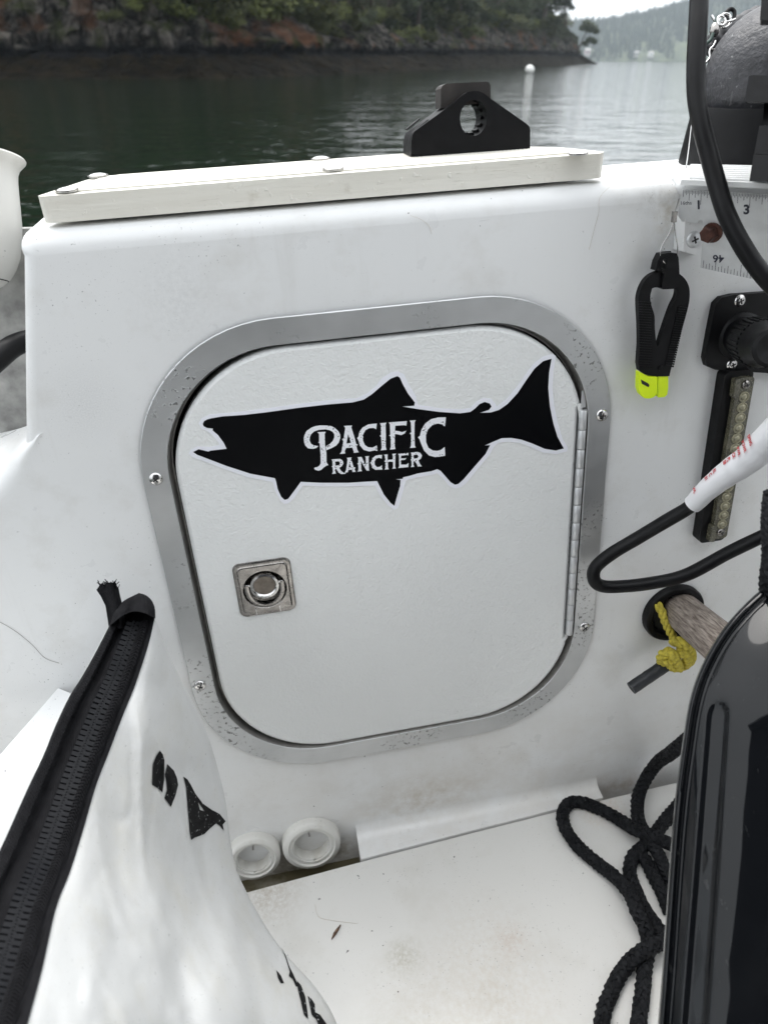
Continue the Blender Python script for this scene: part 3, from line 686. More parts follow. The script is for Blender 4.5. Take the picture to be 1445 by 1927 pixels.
# ribbed deck pad with its white lip
RP = root('ribbed_pad', lev(.36, .322, -.03), 'white ribbed pad on the transom corner under the black cup', 'pad')
zt = .3265
pa = [pxh(1281, 338, zt - .004), pxh(1284, 311, zt - .004), pxh(1620, 318, zt - .004), pxh(1620, 352, zt - .004)]
mk('slab', G().prism(pa, -UP * .0045), M_wall, RP, bev=.0015)
g = G()
for k in range(8):
    t = (k + .5) / 8
    a = pa[0].lerp(pa[1], t) + (pa[3] - pa[0]) * .05; b = pa[3].lerp(pa[2], t); T = (b - a).normalized(); S = T.cross(UP).normalized()
    g.box((a + b) / 2 + UP * .0008, T * (b - a).length * .5, S * .0016, UP * .0012)
tag(mk('pad_ribs', g, M_wall, RP, bev=.0005), kind='stuff')
lipp = [pxd(x, y, t) for x, y, t in ((1266, 338, .722), (1284, 350, .718), (1330, 353, .708), (1400, 357, .692), (1480, 362, .675), (1560, 367, .66))]
mk('lip', G().tube(cat(lipp, 4), [.004] * 3 + [.006] + [.0088] * 17, 14), M_wall, RP, smooth=50)
# black weight in its cup
cb = pxh(1424, 318, .3225)
CU = root('weight_cup', cb, 'tapered black rubber cup on the ribbed pad holding the round weight', 'cup')
ct = (cb - CAMB); cz = .775
cupb = pxd(1424, 300, cz); cupt = pxd(1424, 190, cz)
upc = UP
cr = lambda p: p * cz / F
hh = (cupt - cupb).dot(upc)
mk('cup', G().lathe([(cr(140), -.012), (cr(139), 0), (cr(129), hh - .004), (cr(127), hh), (cr(120), hh), (cr(118), hh - .02), (.001, hh - .03)], cupb, upc, 48), M_blk, CU, smooth=40)
wc = cupb + upc * (hh + cr(38)) + FW * -.0
WT = root('downrigger_weight', wc, 'scuffed black ball weight sitting in the rubber cup', 'weight')
m = N('scuffed_black_ball')
c = m.mix(m.ramp(m.noise(30, 6, .7), .35, .7), (.022, .022, .025), (.062, .062, .07))
c = m.mix(m.mul(m.ramp(m.noise(160, 4, .7), .64, .70), .8), c, (.28, .28, .28))
c = m.mix(m.mul(m.ramp(m.noise(45, 4, .6, stretch=(2, .4, 1)), .68, .72), .5), c, (.22, .22, .22))
M_ball = m.out(c, .5, m.bump(m.noise(25, 6, .65), .9, .006))
g = G(); rb = cr(118)
g.lathe([(max(.0004, rb * math.sin(R(a))), rb * math.cos(R(a))) for a in range(180, -1, -6)], wc, upc, 48)
mk('ball', g, M_ball, WT, smooth=60)
nk_ = tube_px([(1332, 100, .77), (1350, 74, .765), (1385, 50, .77), (1425, 30, .79)], 14)
mk('ribbed_neck', G().tube(nk_, [cr(17) * (1 + .10 * math.cos(i * 1.1)) for i in range(len(nk_))], 14), simple('grey_black_rubber', (.03, .03, .033), .55, 0, .3, 90), WT, smooth=60)
mk('eye_loop', G().tube(cat([pxd(x, y, .76) for x, y in ((1368, 40), (1366, 24), (1374, 17), (1381, 22), (1380, 34), (1374, 44))], 5, True), cr(3.6), 8), M_blk, WT, smooth=60)
SN = root('snap_swivel', pxd(1350, 70, .745), 'steel snap swivel with wire hooks on top of the ball weight', 'swivel')
def wire(name, pts, r, mat_, par, d=.745, closed=False, n=6): return mk(name, G().tube(cat([pxd(x, y, d + (t[0] if t else 0)) for x, y, *t in pts], n, closed), r, 8), mat_, par, smooth=60)
wire('ring', [(1374, 36), (1372, 46), (1362, 52), (1352, 46), (1354, 34), (1362, 26), (1371, 28)], .0013, M_steel, SN, closed=True)
wire('ring', [(1362, 34), (1364, 42), (1358, 48), (1351, 46), (1349, 36), (1355, 30)], .0012, M_steel, SN, .74, True)
wire('clip_arm', [(1338, 29), (1346, 40), (1362, 50)], .0014, M_steel, SN, .742)
wire('clip_arm', [(1383, 36), (1372, 40), (1356, 42)], .0012, M_steel, SN, .742)
mk('swivel_barrel', G().lathe([(.0008, -.006), (.0035, -.0055), (.0048, -.002), (.0046, .002), (.0035, .0055), (.0008, .006)], pxd(1344, 56, .743), pxd(1344, 40, .743) - pxd(1340, 70, .743), 16), M_steel_d, SN, smooth=60)
wire('cord_loop', [(1349, 32), (1346, 40), (1347, 50), (1351, 44)], .0016, simple('green_cord', (.03, .06, .05), .6), SN, .741)
wire('cord_loop', [(1341, 63), (1336, 75), (1326, 84), (1320, 92)], .0018, simple('green_cord_b', (.03, .06, .05), .6), SN, .741)
wire('hook', [(1346, 77), (1341, 87), (1336, 92), (1334, 98), (1335, 107), (1331, 114), (1326, 119)], .0011, M_steel, SN, .74)
wire('hook', [(1348, 91), (1340, 93), (1336, 88)], .0008, M_steel_d, SN, .74)
# black clamp at the right edge
CL = root('black_clamp', pxd(1440, 340, .62), 'stack of black plastic clamp blocks at the upper right edge', 'clamp')
def pblock(name, poly, t, dep, mat_=M_blk, par=CL, bev=.002, n_=None):
    return mk(name, G().prism([pxd(x, y, t) for x, y in poly], (pxd(1440, 250, t + dep) - pxd(1440, 250, t))), mat_, par, smooth=30, bev=bev)
pblock('block', [(1408, 144), (1413, 141), (1560, 148), (1560, 197), (1402, 191), (1401, 184)], .60, .03)
pblock('post', [(1437, 192), (1560, 196), (1560, 238), (1434, 236)], .615, .02)
pblock('block', [(1428, 236), (1560, 240), (1560, 292), (1418, 290)], .605, .03)
pblock('base', [(1417, 291), (1560, 293), (1560, 346), (1409, 341)], .60, .04)
pblock('arm', [(1436, -60), (1560, -60), (1560, 40), (1429, 37)], .60, .03)

# thick black cable hanging through the upper right
cp = tube_px([(1318, -60, .62), (1315, 0, .62), (1312, 60, .62), (1309, 120, .622), (1310, 180, .625), (1319, 235, .627), (1333, 290, .63), (1348, 345, .632), (1365, 400, .633), (1392, 455, .634), (1425, 505, .635), (1465, 550, .635), (1540, 620, .63)], 8)
g = G().tube(cp, .0078, 18)
tag(mk('thick_cable', g, M_blk_soft, None, smooth=60, loc=cp[-1]), 'thick black cable hanging in front of the ruler', 'cable')

# wire leader and fishing line clip
zc = .024
LD = root('wire_leader', pxw(1258, 480, zc), 'thin steel wire leader with a crimped loop above the black clip', 'wire')
wl = cat([pxd(1303, 215, .72), pxd(1300, 240, .72), pxd(1291, 310, .722), pxd(1278, 370, .722), pxw(1268, 402, zc)], 6)
mk('strand', G().tube(wl, .00065, 8), M_steel, LD, smooth=60)
lpz = [pxw(x, y, zc) for x, y in ((1268, 414), (1258, 440), (1245, 462), (1242, 478), (1248, 492), (1256, 498))]
mk('loop', G().tube(cat(lpz, 6), .00055, 8), M_steel, LD, smooth=60)
mk('loop', G().tube(cat([pxw(x, y, zc) for x, y in ((1268, 414), (1270, 440), (1274, 462), (1274, 476), (1270, 488))], 6), .00055, 8), M_steel, LD, smooth=60)
p = pxw(1268, 408, zc); mk('crimp', G().box(p, X3 * .0022, Y3 * .0050, Z3 * .0018), M_steel_d, LD, bev=.0005)
CP = root('line_clip', pxw(1228, 748, .004), 'black sprung fishing line clip with fluorescent yellow tips hanging by a wire', 'clip')
zq = .022; th = Vector((0, 0, -.007))
q4 = lambda P, z: [pxw(1045 + x / 3.1075, 440 + y / 3.1075, z) for x, y in P]
arm_o = [(490, 800), (491, 650), (489, 520), (484, 420), (486, 365), (505, 305), (540, 255), (590, 225), (650, 214), (712, 228), (755, 262), (778, 305), (784, 350), (778, 410), (758, 490), (735, 570), (700, 690), (668, 815), (660, 832), (600, 834), (590, 836)]
arm_h = [(594, 660), (580, 560), (578, 480), (560, 420), (553, 375), (560, 335), (580, 314), (700, 318), (712, 330), (704, 372), (680, 420), (650, 500), (620, 590)]
mk('spring_body', G().prism(cat(q4(arm_o, zq), 3, True), th, [cat(q4(arm_h, zq), 3, True)]), M_blk, CP, smooth=30, bev=.0012)
hgr = [(585, 215), (600, 160), (620, 118), (660, 110), (702, 114), (718, 140), (722, 190), (724, 235), (720, 300), (700, 322), (625, 325), (622, 300), (632, 230)]
hlo = [(615, 190), (628, 150), (648, 150), (650, 175), (640, 205), (622, 215)]
mk('hanger_block', G().prism(q4(hgr, zq + .003), Vector((0, 0, -.011)), [q4(hlo, zq + .004)]), M_blk, CP, smooth=30, bev=.0012)
g = G()
for k in range(26):                         # gripping ribs down the two arms
    t = k / 25
    for (x0, y0, x1, y1, w) in ((487, 400, 492, 775, 78), (706, 430, 640, 770, 52)):
        x, y = x0 + (x1 - x0) * t, y0 + (y1 - y0) * t
        if w == 52: x += 10 * (1 - t) + 2
        a, b = q4([(x - 3, y), (x + w * .9, y + 5)], zq + .0004)
        g.box((a + b) / 2, (b - a) * .5, Y3 * .0009, Z3 * .0007)
mk('grip_ribs', g, M_blk, CP)
y1 = [(489, 806), (545, 836), (594, 836), (592, 935), (575, 955), (548, 964), (520, 962), (497, 940), (486, 905)]
y2 = [(598, 834), (658, 828), (658, 900), (652, 940), (636, 955), (598, 958)]
tp = mk('yellow_tip', G().prism(q4(y1, zq + .002), Vector((0, 0, -.008))), M_yel, CP, smooth=30, bev=.0012)
mk('slot', G().prism(q4([(498, 852), (540, 874), (548, 885), (543, 897), (505, 878)], zq + .0024), Vector((0, 0, -.002))), M_dark, tp)
mk('yellow_tip', G().prism(q4(y2, zq - .001), Vector((0, 0, -.008))), M_yel, CP, smooth=30, bev=.0012)
mk('pivot_pin', G().lathe([(.0028, 0), (.0026, .0012), (.0001, .0014)], q4([(612, 785)], zq)[0], Z3, 14), M_blk_soft, CP, smooth=40)

# power socket with its plug
SK = root('power_socket', pxw(1380, 640, 0), 'black socket plate with a chunky black plug on the right wall', 'socket')
pl = [pxw(x, y, .009) for x, y in ((1342, 590), (1346, 572), (1358, 560), (1380, 555), (1520, 545), (1520, 715), (1440, 702), (1345, 696), (1330, 690), (1326, 675), (1334, 630))]
mk('plate', G().prism(pl, Vector((0, 0, -.0085))), M_blk, SK, smooth=30, bev=.002)
for x, y in ((1391, 566), (1376, 686)): inst(SCREW, 'screw', SK, Matrix.Translation(pxw(x, y, .009)) @ Matrix.Scale(.92, 4))
pc = pxw(1392, 632, .009); pe = pxd(1452, 655, .70); axp = (pe - pc); LP = axp.length; pr = .0205
g = G().lathe([(pr * 1.22, 0), (pr * 1.22, .006), (pr, .010), (pr, .028), (pr * 1.12, .031), (pr * 1.12, LP * .72), (pr * .98, LP * .80), (pr * .90, LP), (pr * .72, LP + .002), (.0001, LP - .004)], pc, axp, 40)
mk('plug', g, M_blk_soft, SK, smooth=30)
g = G(); az = axp.normalized(); xa = az.orthogonal().normalized(); ya = az.cross(xa)
for k in range(30):
    a = R(k * 12); d = xa * math.cos(a) + ya * math.sin(a); e = az.cross(d)
    g.box(pc + az * (LP * .40 + .014) + d * pr * 1.13, az * (LP * .16), e * .0011, d * .0011)
mk('grip_ribs', g, M_blk_soft, SK)
SC_ = None

# LED strip light
l0, l1 = pxw(1381, 700, .006), pxw(1331, 1008, .006); LX = (l1 - l0).normalized(); LY = LX.cross(Z3).normalized()
if LY.x < 0: LY = -LY
Ln = (l1 - l0).length
LT = root('strip_light', (l0 + l1) / 2, 'slim clear lens strip light on a black base, mounted upright on the right wall', 'light')
lo = lambda s, w, z: l0 + LX * s + LY * w + Z3 * z
mk('base', G().prism([lo(x, y, .010) for x, y in rrect(-.004, Ln + .003, -.0175, .0165, .006, 5)], Vector((0, 0, -.0155))), M_blk, LT, smooth=30, bev=.0015)
m = N('lens_plastic'); vo = m.new('ShaderNodeTexVoronoi'); vo.inputs['Scale'].default_value = 420; m.link(m.co, vo.inputs['Vector'])
c = m.mix(m.ramp(m.noise(70, 5), .35, .7), (.05, .047, .032), (.12, .113, .08)); c = m.mix(m.ramp(vo.outputs['Distance'], .0, .5), (.20, .19, .135), c)
M_lens = m.out(c, .2, m.bump(vo.outputs['Distance'], .8, .001), 0, .7)
lens = mk('lens', G().prism([lo(x, y, .0165) for x, y in rrect(.002, Ln - .004, -.0060, .0140, .004, 5)], Vector((0, 0, -.0065))), M_lens, LT, smooth=30, bev=.0018)
nL = 14
LEDM = mesh_of(G().lathe([(.0062, .0), (.0060, .0012), (.0052, .0014), (.0046, .0006), (.0038, .0006), (.0032, .0020), (.0018, .0030), (.0001, .0033)], Vector((0, 0, 0)), Z3, 18), [simple('lens_ring', (.32, .30, .21), .15, .2, .3, 200)], 35)
for k in range(nL): inst(LEDM, 'led', lens, Matrix.Translation(lo(Ln * (.115 + .77 * k / (nL - 1)), .0045, .0165)))
for s in (.010, Ln - .013): inst(screw_mesh(.0052, [M_steel_d, M_dark]), 'screw', lens, Matrix.Translation(lo(s, .0045, .0165)))
for s in (.012, Ln - .014): mk('end_clip', G().prism([lo(s + x, y, .0185) for x, y in ((-.010, -.0095), (.011, -.0095), (.012, -.006), (.012, -.003), (-.010, -.003))], Vector((0, 0, -.008))), M_lens, lens, bev=.0008)

# power cord with its white sleeve
pcs = tube_px([(1560, 950, .80), (1445, 1004, .81), (1370, 1040, .83), (1290, 1082, .85), (1220, 1098, .86), (1160, 1104, .865), (1130, 1102, .862), (1117, 1090, .856), (1120, 1068, .85), (1150, 1042, .84), (1200, 1012, .825), (1250, 982, .805), (1298, 953, .785), (1330, 922, .765), (1370, 890, .745), (1410, 862, .725), (1450, 822, .70), (1500, 770, .67)], 10)
PC = root('sleeved_cable', pxd(1130, 1102, .862), 'black cable looping out from the right edge with a white sleeve', 'cable')
kk = int(len(pcs) * 12 / 17) + 1
g = G().tube(pcs, [.0076 * (1 + .04 * noise.noise(Vector((i * .13, 0, 0)))) for i in range(len(pcs))], 16); mk('cord', g, M_blk_soft, PC, smooth=60)
m = N('white_sleeve'); M_slv = m.out((.72, .72, .74), .35, m.bump(m.noise(40, 3, stretch=(1, 1, 1)), .4, .003))
sl = pcs[kk:]; slv = mk('white_sleeve', G().tube(sl, [.0098 + .0050 * min(1, i / 30) + .0006 * noise.noise(Vector((i * .2, 3, 0))) for i in range(len(sl))], 22), M_slv, PC, smooth=60)
# red print wound over the sleeve's upper side
sr = lambda i: .0098 + .0050 * min(1, i / 30)
for i, s in ((7, 'WL'), (13, 'B1'), (15, 'C'), (17, 'RL'), (22, 'SB'), (24, 'PL'), (27, 'CK'), (30, 'PWR'), (33, 'POWR'), (36, 'BRNG')):
    if i >= len(sl) - 1: continue
    p = sl[i]; T = (sl[i + 1] - sl[i - 1]).normalized(); vdir = (CAMB - p).normalized(); S = T.cross(vdir).normalized()
    if S.y < 0: S = -S
    nn = (vdir + S * 1.05).normalized(); nn = (nn - T * nn.dot(T)).normalized()
    text_on('red_print', s, 0, 0, .0052, slv, p + nn * (sr(i) + .0004), nn, -nn.cross(T), M_red, .03)

# grommet, pole and yellow rope
gc = pxw(1268, 1155, .006)
GR = root('pole_socket', gc, 'round black socket ring in the wall that the wooden pole sits in', 'socket')
ra = .0415
mk('ring', G().lathe([(ra, -.006), (ra, 0), (ra * .96, .0030), (ra * .88, .0042), (ra * .78, .0038), (ra * .74, .001), (ra * .70, -.004)], gc, Z3, 48), M_blk_soft, GR, smooth=40)
mk('bore', G().lathe([(ra * .71, .0005), (ra * .69, -.0045), (.0001, -.0050)], gc, Z3, 40), M_dark, GR)
m = N('weathered_wood')
wv_ = m.noise(55, 6, .7, stretch=(.25, .25, 3.0), dist=.8)
M_wood = None
wa, wb_ = gc + Vector((.008, .004, -.003)), pxd(1415, 1262, .76)
WP = root('wooden_pole', gc, 'grey brown weathered wooden pole end coming out of the black socket ring', 'pole')
wax = (wb_ - wa).normalized()
mpN = m.new('ShaderNodeMapping'); q_ = wax.to_track_quat('Z', 'Y').inverted().to_euler(); mpN.inputs['Rotation'].default_value = q_; m.link(m.co, mpN.inputs[0])
mp2 = m.new('ShaderNodeMapping'); mp2.inputs['Scale'].default_value = (1, 1, .10); m.link(mpN.outputs[0], mp2.inputs[0])
n1 = m.new('ShaderNodeTexNoise'); n1.inputs['Scale'].default_value = 420; n1.inputs['Detail'].default_value = 6; n1.inputs['Roughness'].default_value = .65; m.link(mp2.outputs[0], n1.inputs['Vector'])
c = m.mix(m.ramp(n1.outputs['Fac'], .35, .66), (.09, .065, .052), (.40, .345, .30))
M_wood = m.out(c, .75, m.bump(n1.outputs['Fac'], .6, .0012))
mk('pole', G().lathe([(.0001, 0), (.0228, .0), (.0238, .003), (.0243, (wb_ - wa).length)], wa, wb_ - wa, 28, caps=(False, True)), M_wood, WP, smooth=50)
def braid(pts, r, strands=6, lead=.042, segs=5, sr=.42, step=.0018, amp=.10):
    g = G(); P = resample(pts, step); n = len(P); X = (P[1] - P[0]).orthogonal().normalized(); fr_ = []
    for i in range(n):
        T = (P[min(i + 1, n - 1)] - P[max(i - 1, 0)]).normalized(); X = (X - T * X.dot(T)).normalized(); fr_.append((X.copy(), T.cross(X)))
    for d in (1, -1):
        for k in range(strands):
            q = []
            for i in range(n):
                th_ = d * (2 * math.pi * (i * step / lead + k / strands)) + (0 if d > 0 else math.pi / strands)
                rr = r * (1 - sr * .8) + r * amp * d * math.sin(strands * (2 * math.pi * i * step / lead + 0))
                q.append(P[i] + (fr_[i][0] * math.cos(th_) + fr_[i][1] * math.sin(th_)) * rr)
            g.tube(q, r * sr, segs, caps=True)
    g.tube(P, r * .62, 8); return g
def twist(pts, r, lead=.03, step=.0015, mi=0, g=None):
    g = g or G(); P = resample(pts, step); n = len(P); X = (P[1] - P[0]).orthogonal().normalized()
    fr_ = []
    for i in range(n):
        T = (P[min(i + 1, n - 1)] - P[max(i - 1, 0)]).normalized(); X = (X - T * X.dot(T)).normalized(); fr_.append((X.copy(), T.cross(X)))
    for k in range(3):
        q = []
        for i in range(n):
            th_ = 2 * math.pi * (i * step / lead + k / 3); q.append(P[i] + (fr_[i][0] * math.cos(th_) + fr_[i][1] * math.sin(th_)) * r * .48)
        g.tube(q, r * .56, 8, mi)
    return g
YR = root('yellow_rope', pxw(1270, 1240, .02), 'short knotted yellow rope with a black taped end by the wooden pole', 'rope')
M_yrope = simple('yellow_rope', (.48, .40, .05), .75, 0, .35, 220, .6, 1500, .001)
q5 = lambda x, y, c: pxw(1045 + x / 3.6125, 960 + y / 3.6125, c)
mk('strand', twist(cat([q5(690, 640, .010), q5(720, 690, .016), q5(750, 770, .022), q5(790, 850, .028), q5(815, 900, .032)], 8), .0056, .026), M_yrope, YR, smooth=60)
g = G()
kc_ = q5(815, 985, .032)
twist(cat([q5(800, 890, .034), q5(850, 900, .046), q5(905, 950, .044), q5(915, 1010, .036), q5(860, 1055, .028), q5(790, 1060, .030), q5(725, 1030, .034), q5(730, 985, .040), q5(790, 960, .046)], 8), .0072, .030, g=g)
twist(cat([q5(770, 960, .050), q5(800, 990, .052), q5(830, 1050, .046), q5(835, 1075, .036)], 8), .0066, .030, g=g)
twist(cat([q5(830, 960, .050), q5(880, 985, .050), q5(895, 1030, .044), q5(870, 1060, .034)], 8), .0066, .030, g=g)
twist(cat([q5(740, 1010, .044), q5(770, 1040, .046), q5(800, 1075, .038)], 8), .0062, .030, g=g)
mk('knot', g, M_yrope, YR, smooth=60)
ta, tb = q5(745, 1055, .034), q5(508, 1215, .042)
tpp = resample([ta, tb], .003)
mk('taped_end', G().tube(tpp, [.0083 * (1 + .05 * noise.noise(Vector((i * .5, 2, 0)))) for i in range(len(tpp))], 16), simple('black_tape', (.012, .014, .017), .5, 0, .3, 100, .4, 300, .001), YR, smooth=40)

# ================================================================== braided black rope on the floor
rr0 = .0083
q6 = lambda x, y, lift=0: pxh(1000 + x / 3.247, 1350 + y / 3.247, FB + rr0 * .95 + lift)
RO = root('braided_rope', q6(600, 1080), 'black braided dock line lying in loops on the white floor', 'rope')
cA = cat([pxw(1300, 1385, .11), pxw(1268, 1412, .095), q6(760, 285, .045), q6(685, 395, .02), q6(648, 500, .012), q6(650, 620, .012), q6(700, 720, .016), q6(770, 830, .010), q6(820, 950, 0), q6(900, 1100, 0)], 8)
cB = cat([q6(900, 800, .012), q6(760, 735, .022), q6(640, 690, .016), q6(560, 640, .004), q6(450, 575, 0), q6(330, 525, 0), q6(240, 520, 0), q6(193, 575, 0), q6(200, 665, 0), q6(275, 780, 0), q6(400, 890, 0), q6(510, 975, .004), q6(600, 1080, .014), q6(640, 1180, .016), q6(690, 1280, .010), q6(715, 1400, .002), q6(690, 1520, 0), q6(680, 1650, 0), q6(650, 1880, 0), q6(630, 2000, 0)], 8)
cC = cat([q6(930, 500, .02), q6(850, 590, .02), q6(770, 690, .016), q6(690, 780, .006), q6(615, 860, 0), q6(600, 960, 0), q6(645, 1080, .0), q6(700, 1190, .0), q6(780, 1300, 0), q6(840, 1380, 0)], 8)
cD = cat([q6(680, 850, .0), q6(730, 940, .0), q6(790, 1060, .0), q6(850, 1200, .0)], 8)
cE = cat([q6(900, 1330, .01), q6(800, 1370, .016), q6(710, 1410, .018), q6(620, 1470, .008), q6(540, 1570, 0), q6(480, 1690, 0), q6(440, 1800, 0), q6(420, 1950, 0), q6(415, 2050, 0)], 8)
for c_ in (cA, cB, cC, cD, cE): mk('rope_length', braid(c_, rr0, strands=5, lead=.040, segs=4, step=.0026, sr=.39, amp=.13), M_rope, RO, smooth=80)
cF = cat([pxd(1452, 925, .58), pxd(1447, 980, .58), pxd(1449, 1040, .582), pxd(1444, 1100, .59), pxd(1450, 1160, .62)], 8)
RV = root('hanging_rope', cF[-1], 'upright length of black braided rope at the right edge above the glossy shell', 'rope')
mk('rope_length', braid(cF, .0062, strands=5, lead=.03, segs=4, step=.002), M_rope, RV, smooth=80)

# ================================================================== glossy black shell at lower right
m = N('glossy_black')
sm = m.mul(m.ramp(m.noise(14, 5, .6), .5, .7), 1.0)
scr = m.ramp(m.noise(90, 4, .6, stretch=(3, .3, 1)), .66, .71)
M_blk_gloss = m.out(m.mix(m.mul(scr, .35), m.mix(sm, (.0035, .004, .005), (.007, .0075, .0085)), (.05, .05, .05)), m.ramp(sm, 0, 1, .06, .20), m.bump(m.noise(9, 2), .25, .006, m.bump(m.noise(4, 3), .3, .02)), 0, .32)
sil = cat([Vector((x, y, 0)) for x, y in ((1560, 1050), (1500, 1068), (1445, 1099), (1395, 1142), (1350, 1197), (1315, 1262), (1295, 1325), (1283, 1400), (1272, 1480), (1264, 1560), (1258, 1640), (1251, 1740), (1244, 1840), (1237, 1927), (1228, 2040), (1220, 2160))], 7)
SH = root('black_shell', pxd(1330, 1900, .55), 'tall glossy black moulded shell filling the lower right corner', 'shell')
g = G(); rows = []; n = len(sil)
slot = [(c_[0], c_[1]) for c_ in ()]
def slot_dep(x, y):                         # long rounded recess running down the face
    tt = (y - 1330) / (2000 - 1330); cxs = 1352 + (1302 - 1352) * tt; hw = 17 + 3 * tt
    dx = abs(x - cxs); dy = max(0, 1345 - y); d = math.hypot(dx, dy * .8)
    return (lambda u: u * u * (3 - 2 * u))(max(0, min(1, (hw + 7 - d) / 14)))
for i, p in enumerate(sil):
    T = (sil[min(i + 1, n - 1)] - sil[max(i - 1, 0)]).normalized(); inn = Vector((-T.y, T.x, 0))
    if inn.x < 0: inn = -inn
    inn = (inn * .5 + Vector((.9, .25, 0))).normalized()
    base = .60 - .06 * i / n; row = []
    for off, dz in ((26, .20), (8, .10), (1.5, .05), (0, .02), (1.5, .006), (5, .001), (10, 0), (13, .0014), (18, .0016)):
        q = p + inn * off; row.append(pxd(q.x, q.y, base + dz))
    for k in range(40):
        off = 22 + k * 3.6 + max(0, k - 25) * 9; q = p + inn * off
        row.append(pxd(q.x, q.y, base + .0016 - .05 * (1 - math.exp(-(off - 22) / 120)) + .0032 * slot_dep(q.x, q.y)))
    rows.append(row)
g.grid(rows, flip=True)
mk('shell', g, M_blk_gloss, SH, smooth=70)

# ================================================================== white zipper bag at lower left
Lr = [(207, 1176), (178, 1232), (153, 1276), (131, 1311), (105, 1366), (83, 1420), (50, 1490), (6, 1588), (-36, 1672), (-96, 1795), (-146, 1900), (-196, 2010)]
Rr = [(291, 1165), (280, 1213), (255, 1289), (232, 1346), (204, 1420), (181, 1480), (157, 1562), (133, 1639), (106, 1710), (80, 1825), (53, 1927), (25, 2030)]
Sr = [(296, 1172), (333, 1262), (383, 1362), (411, 1450), (426, 1515), (434, 1585), (450, 1648), (497, 1738), (538, 1796), (597, 1862), (634, 1927), (655, 2010)]
Dr = [.66, .645, .63, .612, .592, .572, .545, .51, .475, .435, .40, .37]
Ds = [.665, .700, .735, .75, .752, .75, .742, .73, .715, .70, .685, .675]
NR = 10
def sm_(L): return cat([Vector((*p, 0)) if isinstance(p, tuple) else Vector((p, 0, 0)) for p in L], NR)
Ls, Rs, Ss = sm_(Lr), sm_(Rr), sm_(Sr); Drs = [v.x for v in sm_(Dr)]; Dss = [v.x for v in sm_(Ds)]
NN = len(Ls)
BG = root('zipper_bag', pxd(430, 1850, .80), 'white vinyl bag with a heavy black zipper leaning at the lower left', 'bag')
m = N('white_vinyl')
c = m.mix(m.ramp(m.noise(9, 4), .3, .7), (.525, .530, .526), (.60, .606, .604))
c = m.mix(m.mul(m.ramp(m.noise(22, 6, .7, off=(2, 4, 1)), .5, .8), .45), c, (.52, .50, .43))
c = m.mix(m.mul(m.ramp(m.noise(300, 3, off=(1, 1, 5)), .66, .74), .4), c, (.2, .2, .2))
c = m.mix(m.mul(m.ramp(m.noise(7, 7, .75, off=(4, 1, 3)), .5, .72), .35), c, (.40, .385, .33))
M_vinyl = m.out(c, .42, m.bump(m.noise(520, 3), .25, .0006, m.bump(m.noise(60, 5, .6), .14, .002)))
m = N('zipper_tape')
wvn = m.new('ShaderNodeTexWave'); wvn.inputs['Scale'].default_value = 260; wvn.inputs['Distortion'].default_value = .6; m.link(m.co, wvn.inputs['Vector'])
c = m.mix(m.ramp(m.noise(120, 4), .3, .7), (.0055, .0055, .0065), (.011, .011, .0125))
M_tape = m.out(c, .8, m.bump(wvn.outputs['Fac'], .5, .0008), 0, .1)
def band_pt(i, s, h=0.0):                   # s across the zipper band, h height towards the camera
    q = Ls[i].lerp(Rs[i], s); return pxd(q.x, q.y, Drs[i] - h)
# cross-section of the band: raised tape, dark fold, sunken flat strip, chain bed, raised tape
SEC = [(0, -.006), (.02, -.001), (.06, .0015), (.16, .0022), (.20, .0005), (.24, -.0050), (.29, -.0058), (.33, -.0050), (.36, -.0030), (.47, -.0026), (.50, -.0022), (.66, -.0018), (.69, -.0014), (.72, .0012), (.76, .0024), (.86, .0020), (.89, .0002), (.91, -.0006), (.95, .0006), (1.0, 0)]
def sec_h(s):
    for (s0, h0), (s1, h1) in zip(SEC, SEC[1:]):
        if s0 <= s <= s1: return h0 + (h1 - h0) * (s - s0) / (s1 - s0)
    return 0
g = G(); g.grid([[band_pt(i, s, h) for s, h in SEC] for i in range(NN)], flip=False)
mk('zipper_tape', g, M_tape, BG, smooth=60)
# herringbone ribs woven into both tapes
g = G()
acc = 0; lastp = band_pt(0, .8); rib_i = []
fi = 0.0
def band_f(f, s, h=0): i = int(min(NN - 2, max(0, math.floor(f)))); t = f - i; return band_pt(i, s, h).lerp(band_pt(i + 1, s, h), t)
step_len = .0026; f = 0.0
while f < NN - 2:
    for s0, s1, sl_ in ((.05, .175, -.9), (.725, .79, .75), (.79, .855, -.75)):
        a, b = band_f(f + sl_ * .5 + .6, s0, sec_h(s0) + .0003), band_f(f - sl_ * .5 + .6, s1, sec_h(s1) + .0003)
        vd_ = (CAMB - a).normalized(); T = (b - a); S = T.cross(vd_).normalized() * .0007
        g.add([a - S, a + vd_ * .0010, a + S, b - S, b + vd_ * .0010, b + S], [(0, 1, 4, 3), (1, 2, 5, 4)])
    d_ = (band_f(f + .2, .6) - band_f(f, .6)).length / .2; f += step_len / d_
tag(mk('woven_ribs', g, M_tape, BG), kind='stuff')
